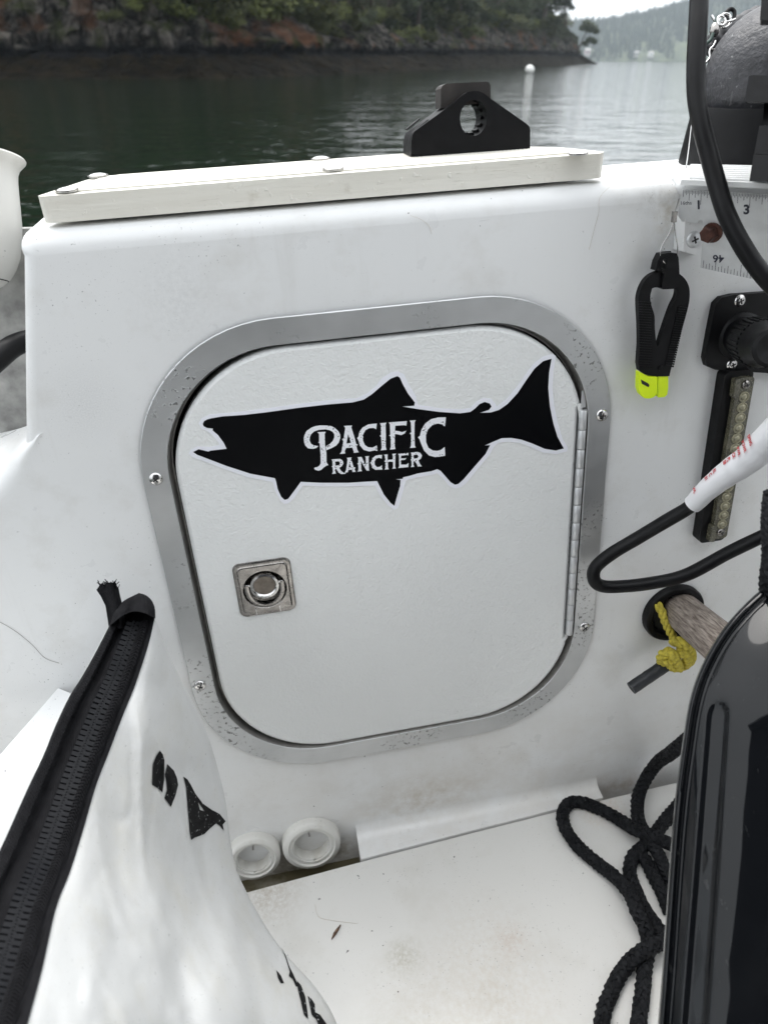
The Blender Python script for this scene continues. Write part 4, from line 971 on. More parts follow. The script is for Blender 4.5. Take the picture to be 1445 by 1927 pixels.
# stitching line next to the chain is part of the tape; teeth one by one
tg = G(); tw = .0052
tg.box(Vector((0, 0, 0)), X3 * tw * .60, Y3 * .0017, Z3 * .0017); tg.box(Vector((tw * .72, .0, 0)), X3 * tw * .26, Y3 * .0009, Z3 * .0014)
tg.box(Vector((tw * 1.02, 0, 0)), X3 * tw * .16, Y3 * .0016, Z3 * .0015)
TOOTH = mesh_of(tg, [M_zip], None)
f = 1.0; side = 0; ts = .575
while f < NN - 2:
    i = int(f); p = band_f(f, ts, -.0002); T = (band_f(min(NN - 1.01, f + .5), ts) - band_f(max(0, f - .5), ts)).normalized()
    vd_ = (CAMB - p).normalized(); Zt = (vd_ - T * vd_.dot(T)).normalized(); Xt = T.cross(Zt).normalized()
    if side: Mx = frame(-Xt, -T, Zt, p + Xt * tw * .74)
    else: Mx = frame(Xt, T, Zt, p - Xt * tw * .74)
    o = inst(TOOTH, 'zipper_tooth', BG, Mx)
    side ^= 1
    d_ = (band_f(f + .2, ts) - band_f(f, ts)).length / .2; f += .00232 / d_
# bag side
def bag_pt(i, s, k=0):
    q = Rs[i].lerp(Ss[i], s); dd_ = Drs[i] + .0015 + (Dss[i] - Drs[i]) * (s ** 1.15)
    y = q.y; bul = .020 * math.sin(math.pi * s) * min(1, i / 30)
    P3 = Vector((q.x * .006, q.y * .006, 0))
    xa, ya = q.x * .94 - q.y * .16, q.y * .97 + q.x * .16
    wr = .0075 * noise.noise(Vector((xa * .011 + 3, ya * .0028, 1))) + .0018 * noise.noise(Vector((xa * .024, ya * .006, 4))) + .0007 * noise.noise(Vector((xa * .05, ya * .02, 7)))
    wr += .0034 * (1 - abs(noise.noise(Vector((xa * .013 + 9, ya * .0032, 2))))) ** 7 - .0022 * (1 - abs(noise.noise(Vector((xa * .020 + 2, ya * .0055 + 4, 6))))) ** 8
    f1 = .006 * math.exp(-((q.x - (250 + (y - 1300) * .10)) / 26) ** 2) * max(0, min(1, (1560 - y) / 150)) * max(0, min(1, (y - 1180) / 60))
    f2 = .008 * math.exp(-((q.x - (330 + (y - 1750) * .12)) / 34) ** 2) * max(0, min(1, (y - 1700) / 120))
    f3 = .006 * math.exp(-((q.x - (460 + (y - 1750) * .16)) / 26) ** 2) * max(0, min(1, (y - 1740) / 100))
    return pxd(q.x, q.y, dd_ - bul * .6 - (wr + f1 - f2 - f3) * min(1, 4 * s) * min(1, 6 * (1 - s) + .25))
NS = 46
g = G(); rows = []
for i in range(NN):
    row = [bag_pt(i, j / NS) for j in range(NS + 1)]
    e = Ss[i]
    for off, dz in ((2, .012), (8, .04), (20, .09)): row.append(pxd(e.x - off, e.y + off * .2, Dss[i] + dz))
    rows.append(row)
g.grid(rows, flip=False)
side_o = mk('side_panel', g, M_vinyl, BG, smooth=75)
BVH = BVHTree.FromPolygons(g.v, g.f)
g = G(); rows = []
for i in range(NN):                          # far side of the bag seen left of the zipper
    l = Ls[i]; w = 4 + 26 * max(0, min(1, (l.y - 1440) / 120))
    rows.append([pxd(l.x - w * t, l.y + 6 * t, Drs[i] + .006 + .05 * t) for t in (0, .25, .6, 1)] + [pxd(l.x - w * .6, l.y + 30, Drs[i] + .14)])
g.grid(rows[::-1], flip=False)
mk('side_panel', g, M_vinyl, BG, smooth=75)
# loose tape end and the hood where the zipper stops
g = G()
def strip(rows_px, bulge):                   # a band of tape: centre pixel, half-width pixel vector, depth
    cs = cat([Vector((x, y, 0)) for x, y, *_ in rows_px], 6); ws = cat([Vector((a, b, 0)) for _, _, a, b, _ in rows_px], 6); ds = cat([Vector((d, 0, 0)) for *_, d in rows_px], 6)
    g.grid([[pxd(c_.x + w_.x * t, c_.y + w_.y * t, d_.x - bulge * (1 - t * t)) for t in (-1, -.75, -.4, 0, .4, .75, 1)] for c_, w_, d_ in zip(cs, ws, ds)])
    g.grid([[pxd(c_.x + w_.x * t, c_.y + w_.y * t, d_.x + .012) for t in (-.98, 0, .98)] for c_, w_, d_ in zip(cs, ws, ds)])
hoodLR = [((207, 1178), (293, 1164)), ((213, 1158), (292, 1145)), ((222, 1143), (286, 1130)), ((233, 1131), (275, 1120)), ((245, 1124), (262, 1116))]
hl_ = cat([Vector((*a, 0)) for a, b in hoodLR], 5); hr_2 = cat([Vector((*b, 0)) for a, b in hoodLR], 5); rows = []
for i, (a, b) in enumerate(zip(hl_, hr_2)):
    u_ = i / (len(hl_) - 1); row = []
    for k in range(25):
        s_ = k / 24; q = a.lerp(b, s_); q.y -= 20 * (1 - u_) ** 2 * math.sin(math.pi * s_)
        hgt = .0060 * math.sin(math.pi * min(1, s_ / .42)) if s_ < .42 else (-.0008 if s_ < .5 else .0075 * math.sin(math.pi * (s_ - .5) / .5))
        hgt *= (1 - .35 * u_); row.append(pxd(q.x, q.y, .651 + .022 * u_ ** 1.4 - hgt - .0035 * (1 - u_)))
    row = [pxd(a.x + 2, a.y, .69)] + row + [pxd(b.x - 2, b.y, .69)]
    rows.append(row)
g.grid(rows, flip=True)
g.grid([[pxd(a_ + (b_ - a_) * k / 6, ya_ + (yb_ - ya_) * k / 6, d_) for k in range(7)] for a_, ya_, b_, yb_, d_ in ((204, 1192, 291, 1180, .664), (209, 1172, 291, 1160, .666), (217, 1154, 290, 1144, .670), (228, 1139, 280, 1128, .676), (242, 1128, 264, 1121, .682))], flip=True)
mk('zipper_hood', g, M_tape, BG, smooth=60)
g = G(); rows = []
tl = [((206, 1186), (242, 1180)), ((203, 1165), (236, 1158)), ((199, 1140), (230, 1134)), ((190, 1122), (226, 1118)), ((182, 1110), (224, 1108)), ((190, 1100), (216, 1097))]
for i, (a, b) in enumerate(tl):
    row = []
    for k in range(9):
        t = k / 8; x, y = a[0] + (b[0] - a[0]) * t, a[1] + (b[1] - a[1]) * t + (random.uniform(-4, 4) if i == 5 else 0)
        row.append(pxd(x, y, .668 - .010 * math.sin(math.pi * t) + .004 * math.sin(7 * t)))
    rows.append(row)
g.grid(rows, flip=True)
for k in range(46):                          # frayed threads
    t = random.random(); x, y = 186 + 34 * t, 1104 + random.uniform(-4, 8)
    a = pxd(x, y, .662); b = pxd(x + random.uniform(-7, 9), y - random.uniform(2, 12), .660); mid = a.lerp(b, .5) + Vector((random.uniform(-1, 1), 0, random.uniform(-1, 1))) * .0015
    g.tube([a, mid, b], .0004, 4)
mk('frayed_tape_end', g, M_tape, BG, smooth=60)
# worn print on the bag
M_print = N('worn_print'); wp = M_print.mul(M_print.ramp(M_print.noise(300, 3, .7), .64, .68), 1)
M_print = M_print.out(M_print.mix(wp, (.007, .007, .0075), (.60, .61, .62)), .55, spec=.1)
def on_bag(name, poly, hole=None, lift=.0014, sub=3):
    import bmesh
    bm = bmesh.new(); vs = [bm.verts.new((x, y, 0)) for x, y in list(poly) + list(hole or [])]
    tri = tessellate_polygon([[Vector((x, y, 0)) for x, y in l] for l in ([poly, hole] if hole else [poly])])
    for t in tri: bm.faces.new([vs[i] for i in t])
    for _ in range(sub): bmesh.ops.subdivide_edges(bm, edges=bm.edges[:], cuts=1, use_grid_fill=True)
    bmesh.ops.triangulate(bm, faces=bm.faces[:])
    g = G(); ok = []
    for v in bm.verts:
        d = (uvw(ray(v.co.x, v.co.y)) - CAMB).normalized(); h = BVH.ray_cast(CAMB, d)
        ok.append((h[0] if h[0] else pxd(v.co.x, v.co.y, .75)) - d * lift)
    bm.verts.index_update()
    g.add(ok, [tuple(v.index for v in f_.verts) for f_ in bm.faces]); bm.free()
    return mk(name, g, M_print, BG, smooth=80)
q8 = lambda P: [(x / 3.141, 1060 + y / 3.141) for x, y in P]
on_bag('print_mark', q8([(947, 1106), (965, 1130), (974, 1165), (972, 1280), (962, 1356), (935, 1330), (902, 1310), (905, 1190), (925, 1140)]))
on_bag('print_mark', q8([(990, 1186), (1030, 1225), (1048, 1270), (1055, 1310), (1040, 1370), (1012, 1440), (990, 1410), (974, 1388), (990, 1340), (985, 1290), (976, 1250)]))
on_bag('print_mark', q8([(1085, 1260), (1110, 1278), (1130, 1310), (1155, 1360), (1200, 1420), (1250, 1455), (1300, 1482), (1335, 1525), (1318, 1545), (1325, 1582), (1300, 1550), (1278, 1538), (1245, 1565), (1210, 1600), (1180, 1612), (1150, 1622), (1132, 1636), (1124, 1600), (1118, 1520), (1108, 1400), (1102, 1320)]), q8([(1172, 1412), (1210, 1466), (1184, 1458)]))
q9 = lambda P: [(x / 2.258, 1400 + y / 2.258) for x, y in P]
on_bag('print_mark', q9([(1175, 960), (1195, 985), (1207, 1015), (1195, 1018), (1182, 995)]))
on_bag('print_mark', q9([(1198, 866), (1215, 900), (1230, 945), (1245, 975), (1270, 1030), (1258, 1030), (1245, 1000), (1228, 985), (1232, 968), (1218, 920)]))
on_bag('print_mark', q9([(1262, 1005), (1280, 1025), (1298, 1075), (1306, 1130), (1310, 1168), (1292, 1150), (1278, 1090), (1268, 1050)]))
on_bag('print_mark', q9([(1308, 1070), (1322, 1080), (1338, 1105), (1340, 1140), (1360, 1150), (1385, 1185), (1400, 1215), (1360, 1215), (1345, 1170), (1325, 1150), (1316, 1110)]))

# ================================================================== small litter
LF = root('dry_twig', pxh(632, 1752, FB), 'small dry brown leaf stem lying on the white floor', 'twig')
mk('stem', G().tube([pxh(x, y, FB + h) for x, y, h in ((641, 1740, .0015), (636, 1748, .0016), (630, 1757, .0014), (624, 1768, .001))], [.0006, .0016, .0020, .0005], 6), simple('dry_leaf', (.12, .07, .045), .8, 0, .5, 300), LF, smooth=60)
M_hair = simple('pale_fibre', (.45, .40, .33), .6); M_hair2 = simple('dark_hair', (.12, .10, .09), .6)
def hair(pts, r, mat_, lab, fn):
    P = cat([fn(x, y) for x, y in pts], 8); o = mk('fibre', G().tube(P, r, 5), mat_, None, smooth=60, loc=P[0]); tag(o, lab, 'fibre')
hair([(593, 1702), (597, 1720), (605, 1728), (630, 1733), (672, 1738)], .00017, M_hair, 'fine pale fibre curled on the white floor by the twig', lambda x, y: pxh(x, y, FB + .0006))
hair([(0, 1170), (30, 1188), (60, 1212), (85, 1238), (112, 1248)], .00018, M_hair2, 'long dark hair stuck on the wall at the left edge', lambda x, y: pxw(x, y, .0006))
hair([(1148, 350), (1128, 372), (1126, 400), (1118, 430), (1108, 470)], .00012, M_hair, 'fine brown hair stuck on the wall below the board end', lambda x, y: pxw(x, y, .0006))
hair([(772, 406), (790, 412), (806, 424), (812, 440)], .00012, M_hair, 'short pale hair stuck on the wall under the board middle', lambda x, y: pxw(x, y, .0006))

# ================================================================== WATER, SHORE AND SKY LINE (world coordinates)
def shore_y(px, py):                        # distance over the water of a pixel on the waterline
    yy = (py - CY) / F; z = -yy * math.cos(PITCH) - math.sin(PITCH); return HC * (-yy * math.sin(PITCH) + math.cos(PITCH)) / (-z)
def lat(px, Y): return (px - CX) / F * math.cos(PITCH) * Y
m = N('sea_water'); m.b.inputs['IOR'].default_value = 1.33
geo = m.new('ShaderNodeNewGeometry')
def wnoise(scale, stretch, det=3):
    n_ = m.new('ShaderNodeTexNoise'); n_.inputs['Scale'].default_value = scale; n_.inputs['Detail'].default_value = det
    mp_ = m.new('ShaderNodeMapping'); mp_.inputs['Scale'].default_value = stretch; mp_.inputs['Rotation'].default_value = (0, 0, R(14)); m.link(geo.outputs['Position'], mp_.inputs[0]); m.link(mp_.outputs[0], n_.inputs['Vector']); return n_.outputs['Fac']
nb = m.bump(wnoise(1.7, (.6, 1, 1)), .42, .11, m.bump(wnoise(.3, (.4, 1, 1)), .35, .2, m.bump(wnoise(5.5, (.7, 1, 1)), .45, .025)))
M_water = m.out((.005, .0115, .0062), .06, nb, 0, .5)
g = G()
xs = [-3000, -800, -200, -60, -20, 0, 20, 60, 200, 800, 3000]; ys = [-60, -10, 0, 2, 5, 10, 20, 40, 80, 160, 320, 640, 1400, 3200]
g.grid([[Vector((x, y, 0)) for x in xs] for y in ys])
tag(mk('water', g, M_water, world_=True), 'calm dark green sea water', None, None, 'structure')

wl_ = [(-500, 152), (-200, 151), (0, 150), (300, 149), (500, 146), (723, 136), (850, 130), (1000, 125), (1075, 122.4), (1108, 121.2)]
sh = [Vector((lat(x, shore_y(x, y)), shore_y(x, y), 0)) for x, y in wl_]
tipd = sh[-1]
sh += [tipd + Vector((4, 30, 0)), tipd + Vector((-10, 80, 0)), tipd + Vector((-60, 130, 0)), tipd + Vector((-160, 160, 0))]
hr_ = [8, 8, 7.4, 6.6, 5.0, 4.6, 5.6, 8, 9.5, 9, 9, 9, 9, 9]     # height of bare rock
sp = cat(sh, 28); hr2 = [v.x for v in cat([Vector((h, 0, 0)) for h in hr_], 28)]
prof = [(-1.5, -1.0), (0, 0), (.6, .35), (1.4, .8), (2.4, 1.35), (3.4, 1.9), (4.2, 2.3), (4.7, 2.5)]   # (back, up): weed-covered shelf
rows = []
for i, p in enumerate(sp):
    T = (sp[min(i + 1, len(sp) - 1)] - sp[max(i - 1, 0)]).normalized(); bk_ = Vector((-T.y, T.x, 0))
    row = []; k_ = 1 + .45 * noise.noise(p * .05)
    f_ = .62 + .38 * max(0, min(1, (p.y - 60) / 170))
    P2 = [(b_, u_ * f_) for b_, u_ in list(prof) + [(5.1, 2.7), (5.2, 3.0), (5.0, 3.35), (5.05, 3.7)]]
    H_ = hr2[i]
    for k in range(26): t = (k + 1) / 26; P2.append((5.1 + 3.2 * t ** 1.3, 3.7 * f_ + (H_ - 3.7 * f_) * t))
    for k in range(14): t = (k + 1) / 14; P2.append((8.3 + 22 * t, H_ + 13 * t))
    for k, (b_, u_) in enumerate(P2):
        q = p + bk_ * (b_ * k_) + Vector((0, 0, u_))
        a = 0 if k < 2 else (.75 if k < 8 else (.6 if k < 12 else 1.5))
        nv = noise.noise_vector(q * .22) * a + noise.noise_vector(q * .7) * a * .75 + noise.noise_vector(Vector((q.x * 1.7, q.y * 1.7, q.z * .9))) * a * .4
        nv.z *= .5 if k > 1 else 0
        row.append(q + nv)
    rows.append(row)
g = G().grid(rows, flip=True)
m = N('shore_rock'); geo = m.new('ShaderNodeNewGeometry'); sx = m.new('ShaderNodeSeparateXYZ'); m.link(geo.outputs['Position'], sx.inputs[0]); m.co = geo.outputs['Position']
hA = m.mul(sx.outputs['Z'], m.mul(m.ramp(m.noise(.5, 5, .6), .3, .7), .9), 'ADD')
hN = m.mul(hA, m.ramp(sx.outputs['Y'], 60, 230, .66, 1.0), 'DIVIDE')   # the tidal band is lower in the sheltered near part
rock = m.mix(m.ramp(m.noise(.5, 9, .8, stretch=(1, 1, .55), dist=.8), .42, .60), (.012, .0115, .011), (.14, .127, .113))
vk = m.new('ShaderNodeTexVoronoi', feature='DISTANCE_TO_EDGE'); vk.inputs['Scale'].default_value = .55
vmp = m.new('ShaderNodeMapping'); vmp.inputs['Scale'].default_value = (1, 1, .45); vmp.inputs['Rotation'].default_value = (.3, .25, 0); m.link(m.co, vmp.inputs[0]); m.link(vmp.outputs[0], vk.inputs['Vector'])
crk = m.ramp(vk.outputs['Distance'], .02, .11, 1, 0)
rock = m.mix(m.mul(crk, .85), rock, (.008, .008, .008))
rock = m.mix(m.mul(m.ramp(m.noise(1.0, 5, .7, stretch=(1, 1, .16), off=(5, 5, 1)), .55, .66), .6), rock, (.02, .019, .018))
rock = m.mix(m.mul(m.ramp(m.noise(.12, 5, .6, off=(9, 3, 2)), .54, .64), .85), rock, (.12, .055, .028))
rock = m.mix(m.mul(m.ramp(m.noise(.9, 6, .7, off=(3, 8, 5)), .66, .72), .8), rock, (.30, .29, .27))
rock = m.mix(m.mul(m.ramp(m.noise(.3, 6, .6, off=(1, 1, 8)), .54, .64), .85), rock, (.035, .042, .014))
rock = m.mix(m.ramp(hA, 7.2, 9.5), rock, (.016, .020, .008))
weed = m.mix(m.ramp(m.noise(.9, 8, .75, stretch=(.6, .6, 1)), .40, .64), (.003, .0028, .002), (.021, .0155, .008))
dark = m.mix(m.ramp(m.noise(1.5, 6, .7), .4, .7), (.004, .0045, .006), (.014, .014, .016))
c = m.mix(m.ramp(hN, 2.85, 3.05), weed, dark); c = m.mix(m.ramp(hN, 3.8, 4.6), c, rock)
M_rock = m.out(c, .8, m.bump(m.noise(1.2, 9, .8), 1.0, .9, m.bump(crk, 1.0, -.4)), 0, .04)
tag(mk('headland', g, M_rock, world_=True, smooth=70), 'rocky wooded headland with a dark tidal band', None, None, 'structure')
# low rocks off the tip
g = G()
for k in range(7):
    o_ = tipd + Vector((-4 + k * 1.15, -2 + k * 1.0, -.3)); hgt = 3.4 - k * .45; rad_ = 2.6 - k * .16
    rws = []
    for i in range(7):
        th_ = R(90 * i / 6); rws.append([o_ + Vector((rad_ * math.cos(th_) * math.cos(R(a * 30)), rad_ * math.cos(th_) * math.sin(R(a * 30)), hgt * math.sin(th_))) + noise.noise_vector(Vector((k * 3 + a * .9, i, 1))) * .4 for a in range(12)])
    g.grid(rws, wrap=True)
tag(mk('tip_rocks', g, M_rock, world_=True, smooth=40), 'low dark rocks running off the headland tip', None, None, 'structure')

# foliage: leaf-sized faces spread through clumps
def foliage_mat(name, a, b):
    m = N(name); oi = m.new('ShaderNodeObjectInfo'); n_ = m.noise(1.1, 4, .6)
    c = m.mix(m.ramp(n_, .35, .65), a, b); M = m.out(c, .7, None, 0, .2); return M
M_fo = [foliage_mat('foliage_dark', (.014, .022, .010), (.040, .052, .020)), foliage_mat('foliage_olive', (.026, .032, .010), (.065, .070, .022)), foliage_mat('foliage_bright', (.040, .052, .012), (.085, .095, .025))]
M_bark = simple('bark', (.05, .04, .032), .9, 0, .3, 3)
def clump(g, c, r, n, ls, rng):
    for _ in range(n):
        v = Vector((rng.gauss(0, 1), rng.gauss(0, 1), rng.gauss(0, .8))).normalized() * (rng.random() ** .45) * r
        v.z *= .8; p = c + v; d = Vector((rng.gauss(0, 1), rng.gauss(0, 1), rng.gauss(0, .6))).normalized(); e = d.orthogonal().normalized(); s = ls * rng.uniform(.6, 1.4)
        g.add([p - d * s, p + e * s * .6, p + d * s, p - e * s * .6], [(0, 1, 2, 3)])
def tree_meshes(seed, h, bush=False):
    rng = random.Random(seed); gt, gc_ = G(), G()
    if not bush:
        top = Vector((rng.uniform(-.8, .8), rng.uniform(-.8, .8), h * .85))
        tr = cat([Vector((0, 0, -1)), Vector((rng.uniform(-.3, .3), 0, h * .3)), Vector((top.x * .6, top.y * .5, h * .6)), top], 4); gt.tube(tr, [.38 * (1 - i / len(tr) * .8) for i in range(len(tr))], 7)
        for k in range(9):
            b0 = tr[rng.randint(4, len(tr) - 2)]; a = rng.uniform(0, 6.28); L_ = h * rng.uniform(.18, .32); e = b0 + Vector((math.cos(a) * L_, math.sin(a) * L_, L_ * rng.uniform(.2, .9)))
            gt.tube([b0, b0.lerp(e, .5) + Vector((0, 0, .3)), e], [.14, .09, .04], 5)
            clump(gc_, e, h * rng.uniform(.13, .2), 150, .32, rng)
        for k in range(5): clump(gc_, top + Vector((rng.uniform(-1, 1) * h * .14, rng.uniform(-1, 1) * h * .14, rng.uniform(-.25, .15) * h)), h * .17, 150, .32, rng)
    else:
        gt.tube([Vector((0, 0, -.5)), Vector((.1, 0, h * .3)), Vector((.2, .1, h * .6))], [.10, .07, .03], 6)
        for k in range(7): clump(gc_, Vector((rng.uniform(-1, 1) * h * .55, rng.uniform(-1, 1) * h * .45, h * rng.uniform(.2, .75))), h * rng.uniform(.25, .4), 130, .10 * h ** .5, rng)
    return gt, gc_
def plant(name, loc, proto, label, cat_, group, s=1.0, rz=0.0):
    o = bpy.data.objects.new(name, None); COL.objects.link(o); o.location = loc; o.rotation_euler = (0, 0, rz); o.scale = (s, s, s); tag(o, label, cat_, group)
    for nm, me in (('trunk', proto[0]), ('crown', proto[1])):
        c_ = bpy.data.objects.new(nm, me); COL.objects.link(c_); c_.parent = o
    return o
TR = []
for k in range(4):
    a, b = tree_meshes(20 + k, 11); TR.append((mesh_of(a, [M_bark], 60), mesh_of(b, [M_fo[0] if k < 3 else M_fo[1]])))
BU = []
for k in range(4):
    a, b = tree_meshes(50 + k, 3.0, True); BU.append((mesh_of(a, [M_bark], 60), mesh_of(b, [M_fo[(1, 0, 2, 1)[k]]])))
def on_cliff(px, back, up_extra=0):          # stand on the headland: shoreline station seen at pixel column px, 'back' metres inland
    best = min(range(3, 28 * 9), key=lambda i: abs((sp[i].x / (sp[i].y * math.cos(PITCH)) * F + CX) - px))
    i = best; T = (sp[i + 1] - sp[i - 1]).normalized(); bk_ = Vector((-T.y, T.x, 0)); k_ = 1 + .45 * noise.noise(sp[i] * .05)
    j = min(range(len(rows[0]) if False else len(HR[i])), key=lambda j: abs((HR[i][j] - sp[i]).dot(bk_) - back) + (0 if j > 11 else 99))
    return HR[i][j]
HR = rows
rng = random.Random(3)
for k in range(44):                          # wood along the cliff top
    px_ = 470 + 640 * (k / 43) ** .8; back = rng.uniform(9, 22) if k % 2 else rng.uniform(8.0, 11)
    q = on_cliff(px_, back); plant('tree', q - Vector((0, 0, .8)), TR[k % 4], ('olive' if k % 4 == 3 else 'dark') + ' evergreen tree in the wood along the ' + ('near left' if px_ < 640 else 'middle' if px_ < 860 else 'far right') + ' stretch of the headland top', 'tree', 'trees along the headland top', rng.uniform(.75, 1.25) * (1.0 if px_ < 800 else 1.15), rng.uniform(0, 6.28))
for k in range(16):                          # the wood goes on to the left above the frame
    px_ = -420 + 55 * k; q = on_cliff(px_, rng.uniform(16, 27)); plant('tree', q - Vector((0, 0, .8)), TR[k % 4], 'dark evergreen tree in the wood along the headland top', 'tree', 'trees along the headland top', rng.uniform(1, 1.4), rng.uniform(0, 6.28))
for k in range(48):                          # scrub hanging over the rock
    px_ = 440 + 660 * (k / 47) ** .85; back = rng.uniform(6.8, 10.5)
    q = on_cliff(px_, back); plant('bush', q - Vector((0, 0, .4)), BU[k % 4], ('olive', 'dark green', 'bright green', 'olive')[k % 4] + ' scrub bush over the ' + ('near left' if px_ < 640 else 'middle' if px_ < 860 else 'far right') + ' stretch of the headland rock face', 'bush', 'bushes on the headland rock face', rng.uniform(.8, 1.35) * (.8 + .7 * (px_ - 440) / 660), rng.uniform(0, 6.28))
for k, (px_, back, s, lab) in enumerate(((185, 6.9, .45, 'small dark green bush alone on the bare rock at upper left, leftmost of four'), (300, 7.0, .6, 'bright green bush on the bare rock, second of four from the left'), (340, 6.9, .65, 'bright green bush on the bare rock beside the widest grey face'), (405, 7.6, .5, 'olive green bush on the bare rock nearest the wooded slope'))):
    q = on_cliff(px_, back); plant('bush', q - Vector((0, 0, .2)), BU[(0, 2, 2, 1)[k]], lab, 'bush', 'small bushes on the bare rock', s, k * 1.3)
# the leaning tree at the tip
tb = on_cliff(1098, 5.5); LTr = root('leaning_tree', tb, 'lone leaning tree with two leaf clumps at the headland tip', 'tree', None, True)
Yt = tb.y
def tp_(x, y): yy = (y - CY) / F; d = Vector(((x - CX) / F, -yy * math.sin(PITCH) + math.cos(PITCH), -yy * math.cos(PITCH) - math.sin(PITCH))); d *= Yt / d.y; return d + Vector((0, 0, HC))
gt, gc_ = G(), G()
t0 = tp_(1088, 92); f1_ = tp_(1100, 66); f2_ = tp_(1108, 52); f3_ = tp_(1112, 78)
gt.tube(cat([t0 - Vector((1, 0, 1)), t0, f1_, f2_, tp_(1115, 45)], 5), [.35 - .013 * i for i in range(21)], 8); gt.tube(cat([t0, tp_(1098, 80), f3_], 5), [.22 - .015 * i for i in range(11)], 7)
for x, y, r in ((1104, 44, 1.9), (1115, 50, 1.9), (1108, 56, 1.5), (1121, 58, 1.4), (1097, 52, 1.5)): clump(gc_, tp_(x, y), r, 220, .3, rng)
for x, y, r in ((1110, 74, 1.6), (1117, 78, 1.3), (1101, 82, 1.2)): clump(gc_, tp_(x, y), r, 170, .3, rng)
mk('trunk', gt, M_bark, LTr, smooth=60); mk('crown', gc_, M_fo[0], LTr)

# mooring buoy
bY = shore_y(998, 139); bp = Vector((lat(998, bY), bY, 0)); br = 6.2 / F * bY * 1.16
BYO = root('mooring_buoy', bp, 'round white mooring buoy floating off the headland', 'buoy', None, True)
mk('float', G().lathe([(max(.001, br * math.sin(R(a))), br * .75 + br * math.cos(R(a))) for a in range(180, -1, -10)], bp, Z3, 24), simple('buoy_white', (.62, .62, .60), .4), BYO, smooth=60)
mk('top_ring', G().tube(cat([bp + Vector((math.cos(R(a)) * br * .16, 0, br * 1.82 + math.sin(R(a)) * br * .16)) for a in range(0, 360, 45)], 3, True), br * .04, 6), M_steel, BYO, smooth=60)

# far shore
FY = 1900.0
rid = [(1000, 66), (1110, 62), (1150, 59), (1219, 50), (1272, 41), (1310, 36), (1426, 22), (1445, 20), (1600, 8), (1900, 6)]
def ridge_h(px):
    for (x0, y0), (x1, y1) in zip(rid, rid[1:]):
        if x0 <= px <= x1: y = y0 + (y1 - y0) * (px - x0) / (x1 - x0); break
    else: y = rid[0][1] if px < 1000 else rid[-1][1]
    return (113.5 - y) / F * (FY + 320) * 1.17 - 19
rows = []
for k in range(60):
    px_ = 900 + 1000 * k / 59; row = []
    for j in range(16):
        t = j / 15; Y = FY + 320 * t; z = -2 + (ridge_h(px_) + 2) * (t ** .8) + 3 * noise.noise(Vector((px_ * .02, t * 4, 0))); row.append(Vector((lat(px_, Y), Y, z if j else -2)))
    row.append(Vector((lat(px_, FY + 600), FY + 600, 0))); rows.append(row)
g = G().grid(rows, flip=True)
m = N('far_ground'); m.co = m.new('ShaderNodeNewGeometry').outputs['Position']
M_fg = m.out(m.mix(m.ramp(m.noise(.03, 4), .4, .6), (.03, .04, .02), (.06, .075, .03)), .9)
tag(mk('far_hill', g, M_fg, world_=True, smooth=60), 'wooded far shore hill in mist', None, None, 'structure')
g = G(); rng = random.Random(11)
def hill_z(px_, t): return -2 + (ridge_h(px_) + 2) * (t ** .8)
for k in range(5200):
    px_ = rng.uniform(930, 1800); t = rng.random() ** .9 if k < 4000 else rng.uniform(.9, 1.0); Y = FY + 4 + 315 * t
    if t < .22 and (1265 < px_ < 1320 or 1195 < px_ < 1250 and t < .10): continue
    z = hill_z(px_, t); h = rng.uniform(12, 24) * (1.15 if rng.random() < .12 else .9); w = h * rng.uniform(.16, .26); o_ = Vector((lat(px_, Y), Y, z - 1))
    a0_ = rng.uniform(0, 2)
    for (z0, z1, ww_) in ((.12, .62, 1.0), (.38, .84, .72), (.62, 1.05, .45)):
        bs = [o_ + Vector((w * ww_ * math.cos(a0_ + i * 1.2566), w * ww_ * math.sin(a0_ + i * 1.2566), h * z0)) for i in range(5)]
        g.add(bs + [o_ + Vector((0, 0, h * z1))], [(i, (i + 1) % 5, 5) for i in range(5)])
m = N('far_forest'); m.co = m.new('ShaderNodeNewGeometry').outputs['Position']
M_ff = m.out(m.mix(m.ramp(m.noise(.05, 5), .35, .65), (.010, .018, .012), (.030, .040, .022)), .9, None, 0, .1)
tag(mk('far_forest', g, M_ff, world_=True), 'dense conifer forest on the far shore', None, None, 'stuff')
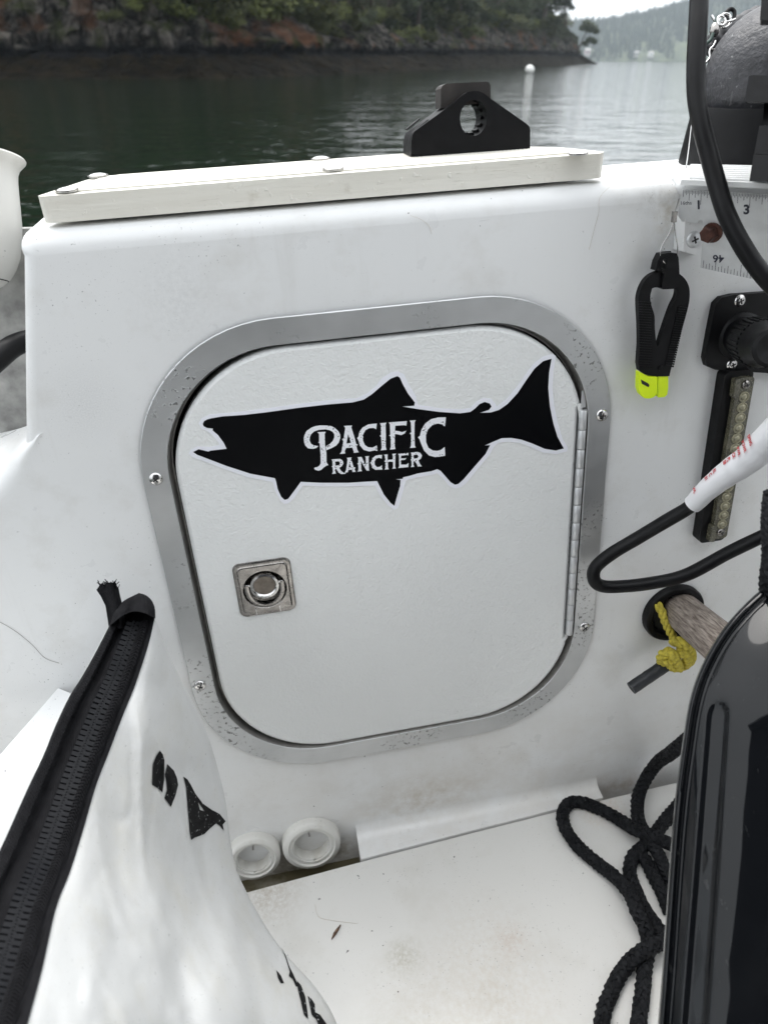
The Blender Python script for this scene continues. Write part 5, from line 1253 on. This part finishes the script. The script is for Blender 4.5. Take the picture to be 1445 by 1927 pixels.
def house(px_, py_, w, d, h, wallc, lab):
    Y = FY + 12; z0 = max(.5, (113.8 - py_) / F * Y * 1.17); x = lat(px_, Y); o_ = Vector((x, Y, z0 + HC * .3))
    r_ = root('house', o_, lab, 'house', None, True)
    mk('wall', G().box(o_ + Vector((0, 0, h / 2)), X3 * w / 2, Y3 * d / 2, Z3 * h / 2), simple('house_wall', wallc, .7), r_)
    A = [o_ + Vector((sx_ * (w / 2 + .4), sy_ * (d / 2 + .5), h)) for sx_, sy_ in ((-1, -1), (1, -1), (1, 1), (-1, 1))]; r0, r1 = o_ + Vector((-w / 2 - .4, 0, h + d * .35)), o_ + Vector((w / 2 + .4, 0, h + d * .35))
    mk('roof', G().add(A + [r0, r1], [(0, 1, 5, 4), (2, 3, 4, 5), (1, 2, 5), (3, 0, 4)]), simple('house_roof', (.30, .29, .28), .8), r_)
    for k in (-1, 0, 1): mk('window', G().box(o_ + Vector((k * w * .28, -d / 2 - .03, h * .55)), X3 * w * .08, Y3 * .05, Z3 * h * .18), M_dark, r_)
    mk('foundation', G().box(o_ + Vector((0, 0, -2)), X3 * w / 2, Y3 * d / 2 * .95, Z3 * 1.98), simple('house_base', (.3, .3, .28), .9), r_)
house(1222, 108, 10, 10, 6, (.6, .6, .58), 'white house at the far shore right of the headland')
house(1103, 106, 11, 11, 8, (.42, .34, .35), 'pale pinkish house at the far shore beside the headland tip')
house(1195, 107, 9, 9, 5, (.2, .2, .2), 'small grey house at the far shore left of the white one')

# haze: one closed box of thin air round everything below the sky
g = G().box(Vector((0, 900, 127)), X3 * 3300, Y3 * 2600, Z3 * 130)
hz = mk('haze', g, bpy.data.materials.new('haze_air'), world_=True); tag(hz, 'thin sea mist', None, None, 'stuff')
hm = hz.data.materials[0]; hm.use_nodes = True; ht = hm.node_tree; ht.nodes.clear()
ho = ht.nodes.new('ShaderNodeOutputMaterial'); pv = ht.nodes.new('ShaderNodeVolumePrincipled'); pv.inputs['Color'].default_value = (.84, .93, 1, 1); pv.inputs['Density'].default_value = .00013
ht.links.new(pv.outputs[0], ho.inputs['Volume'])
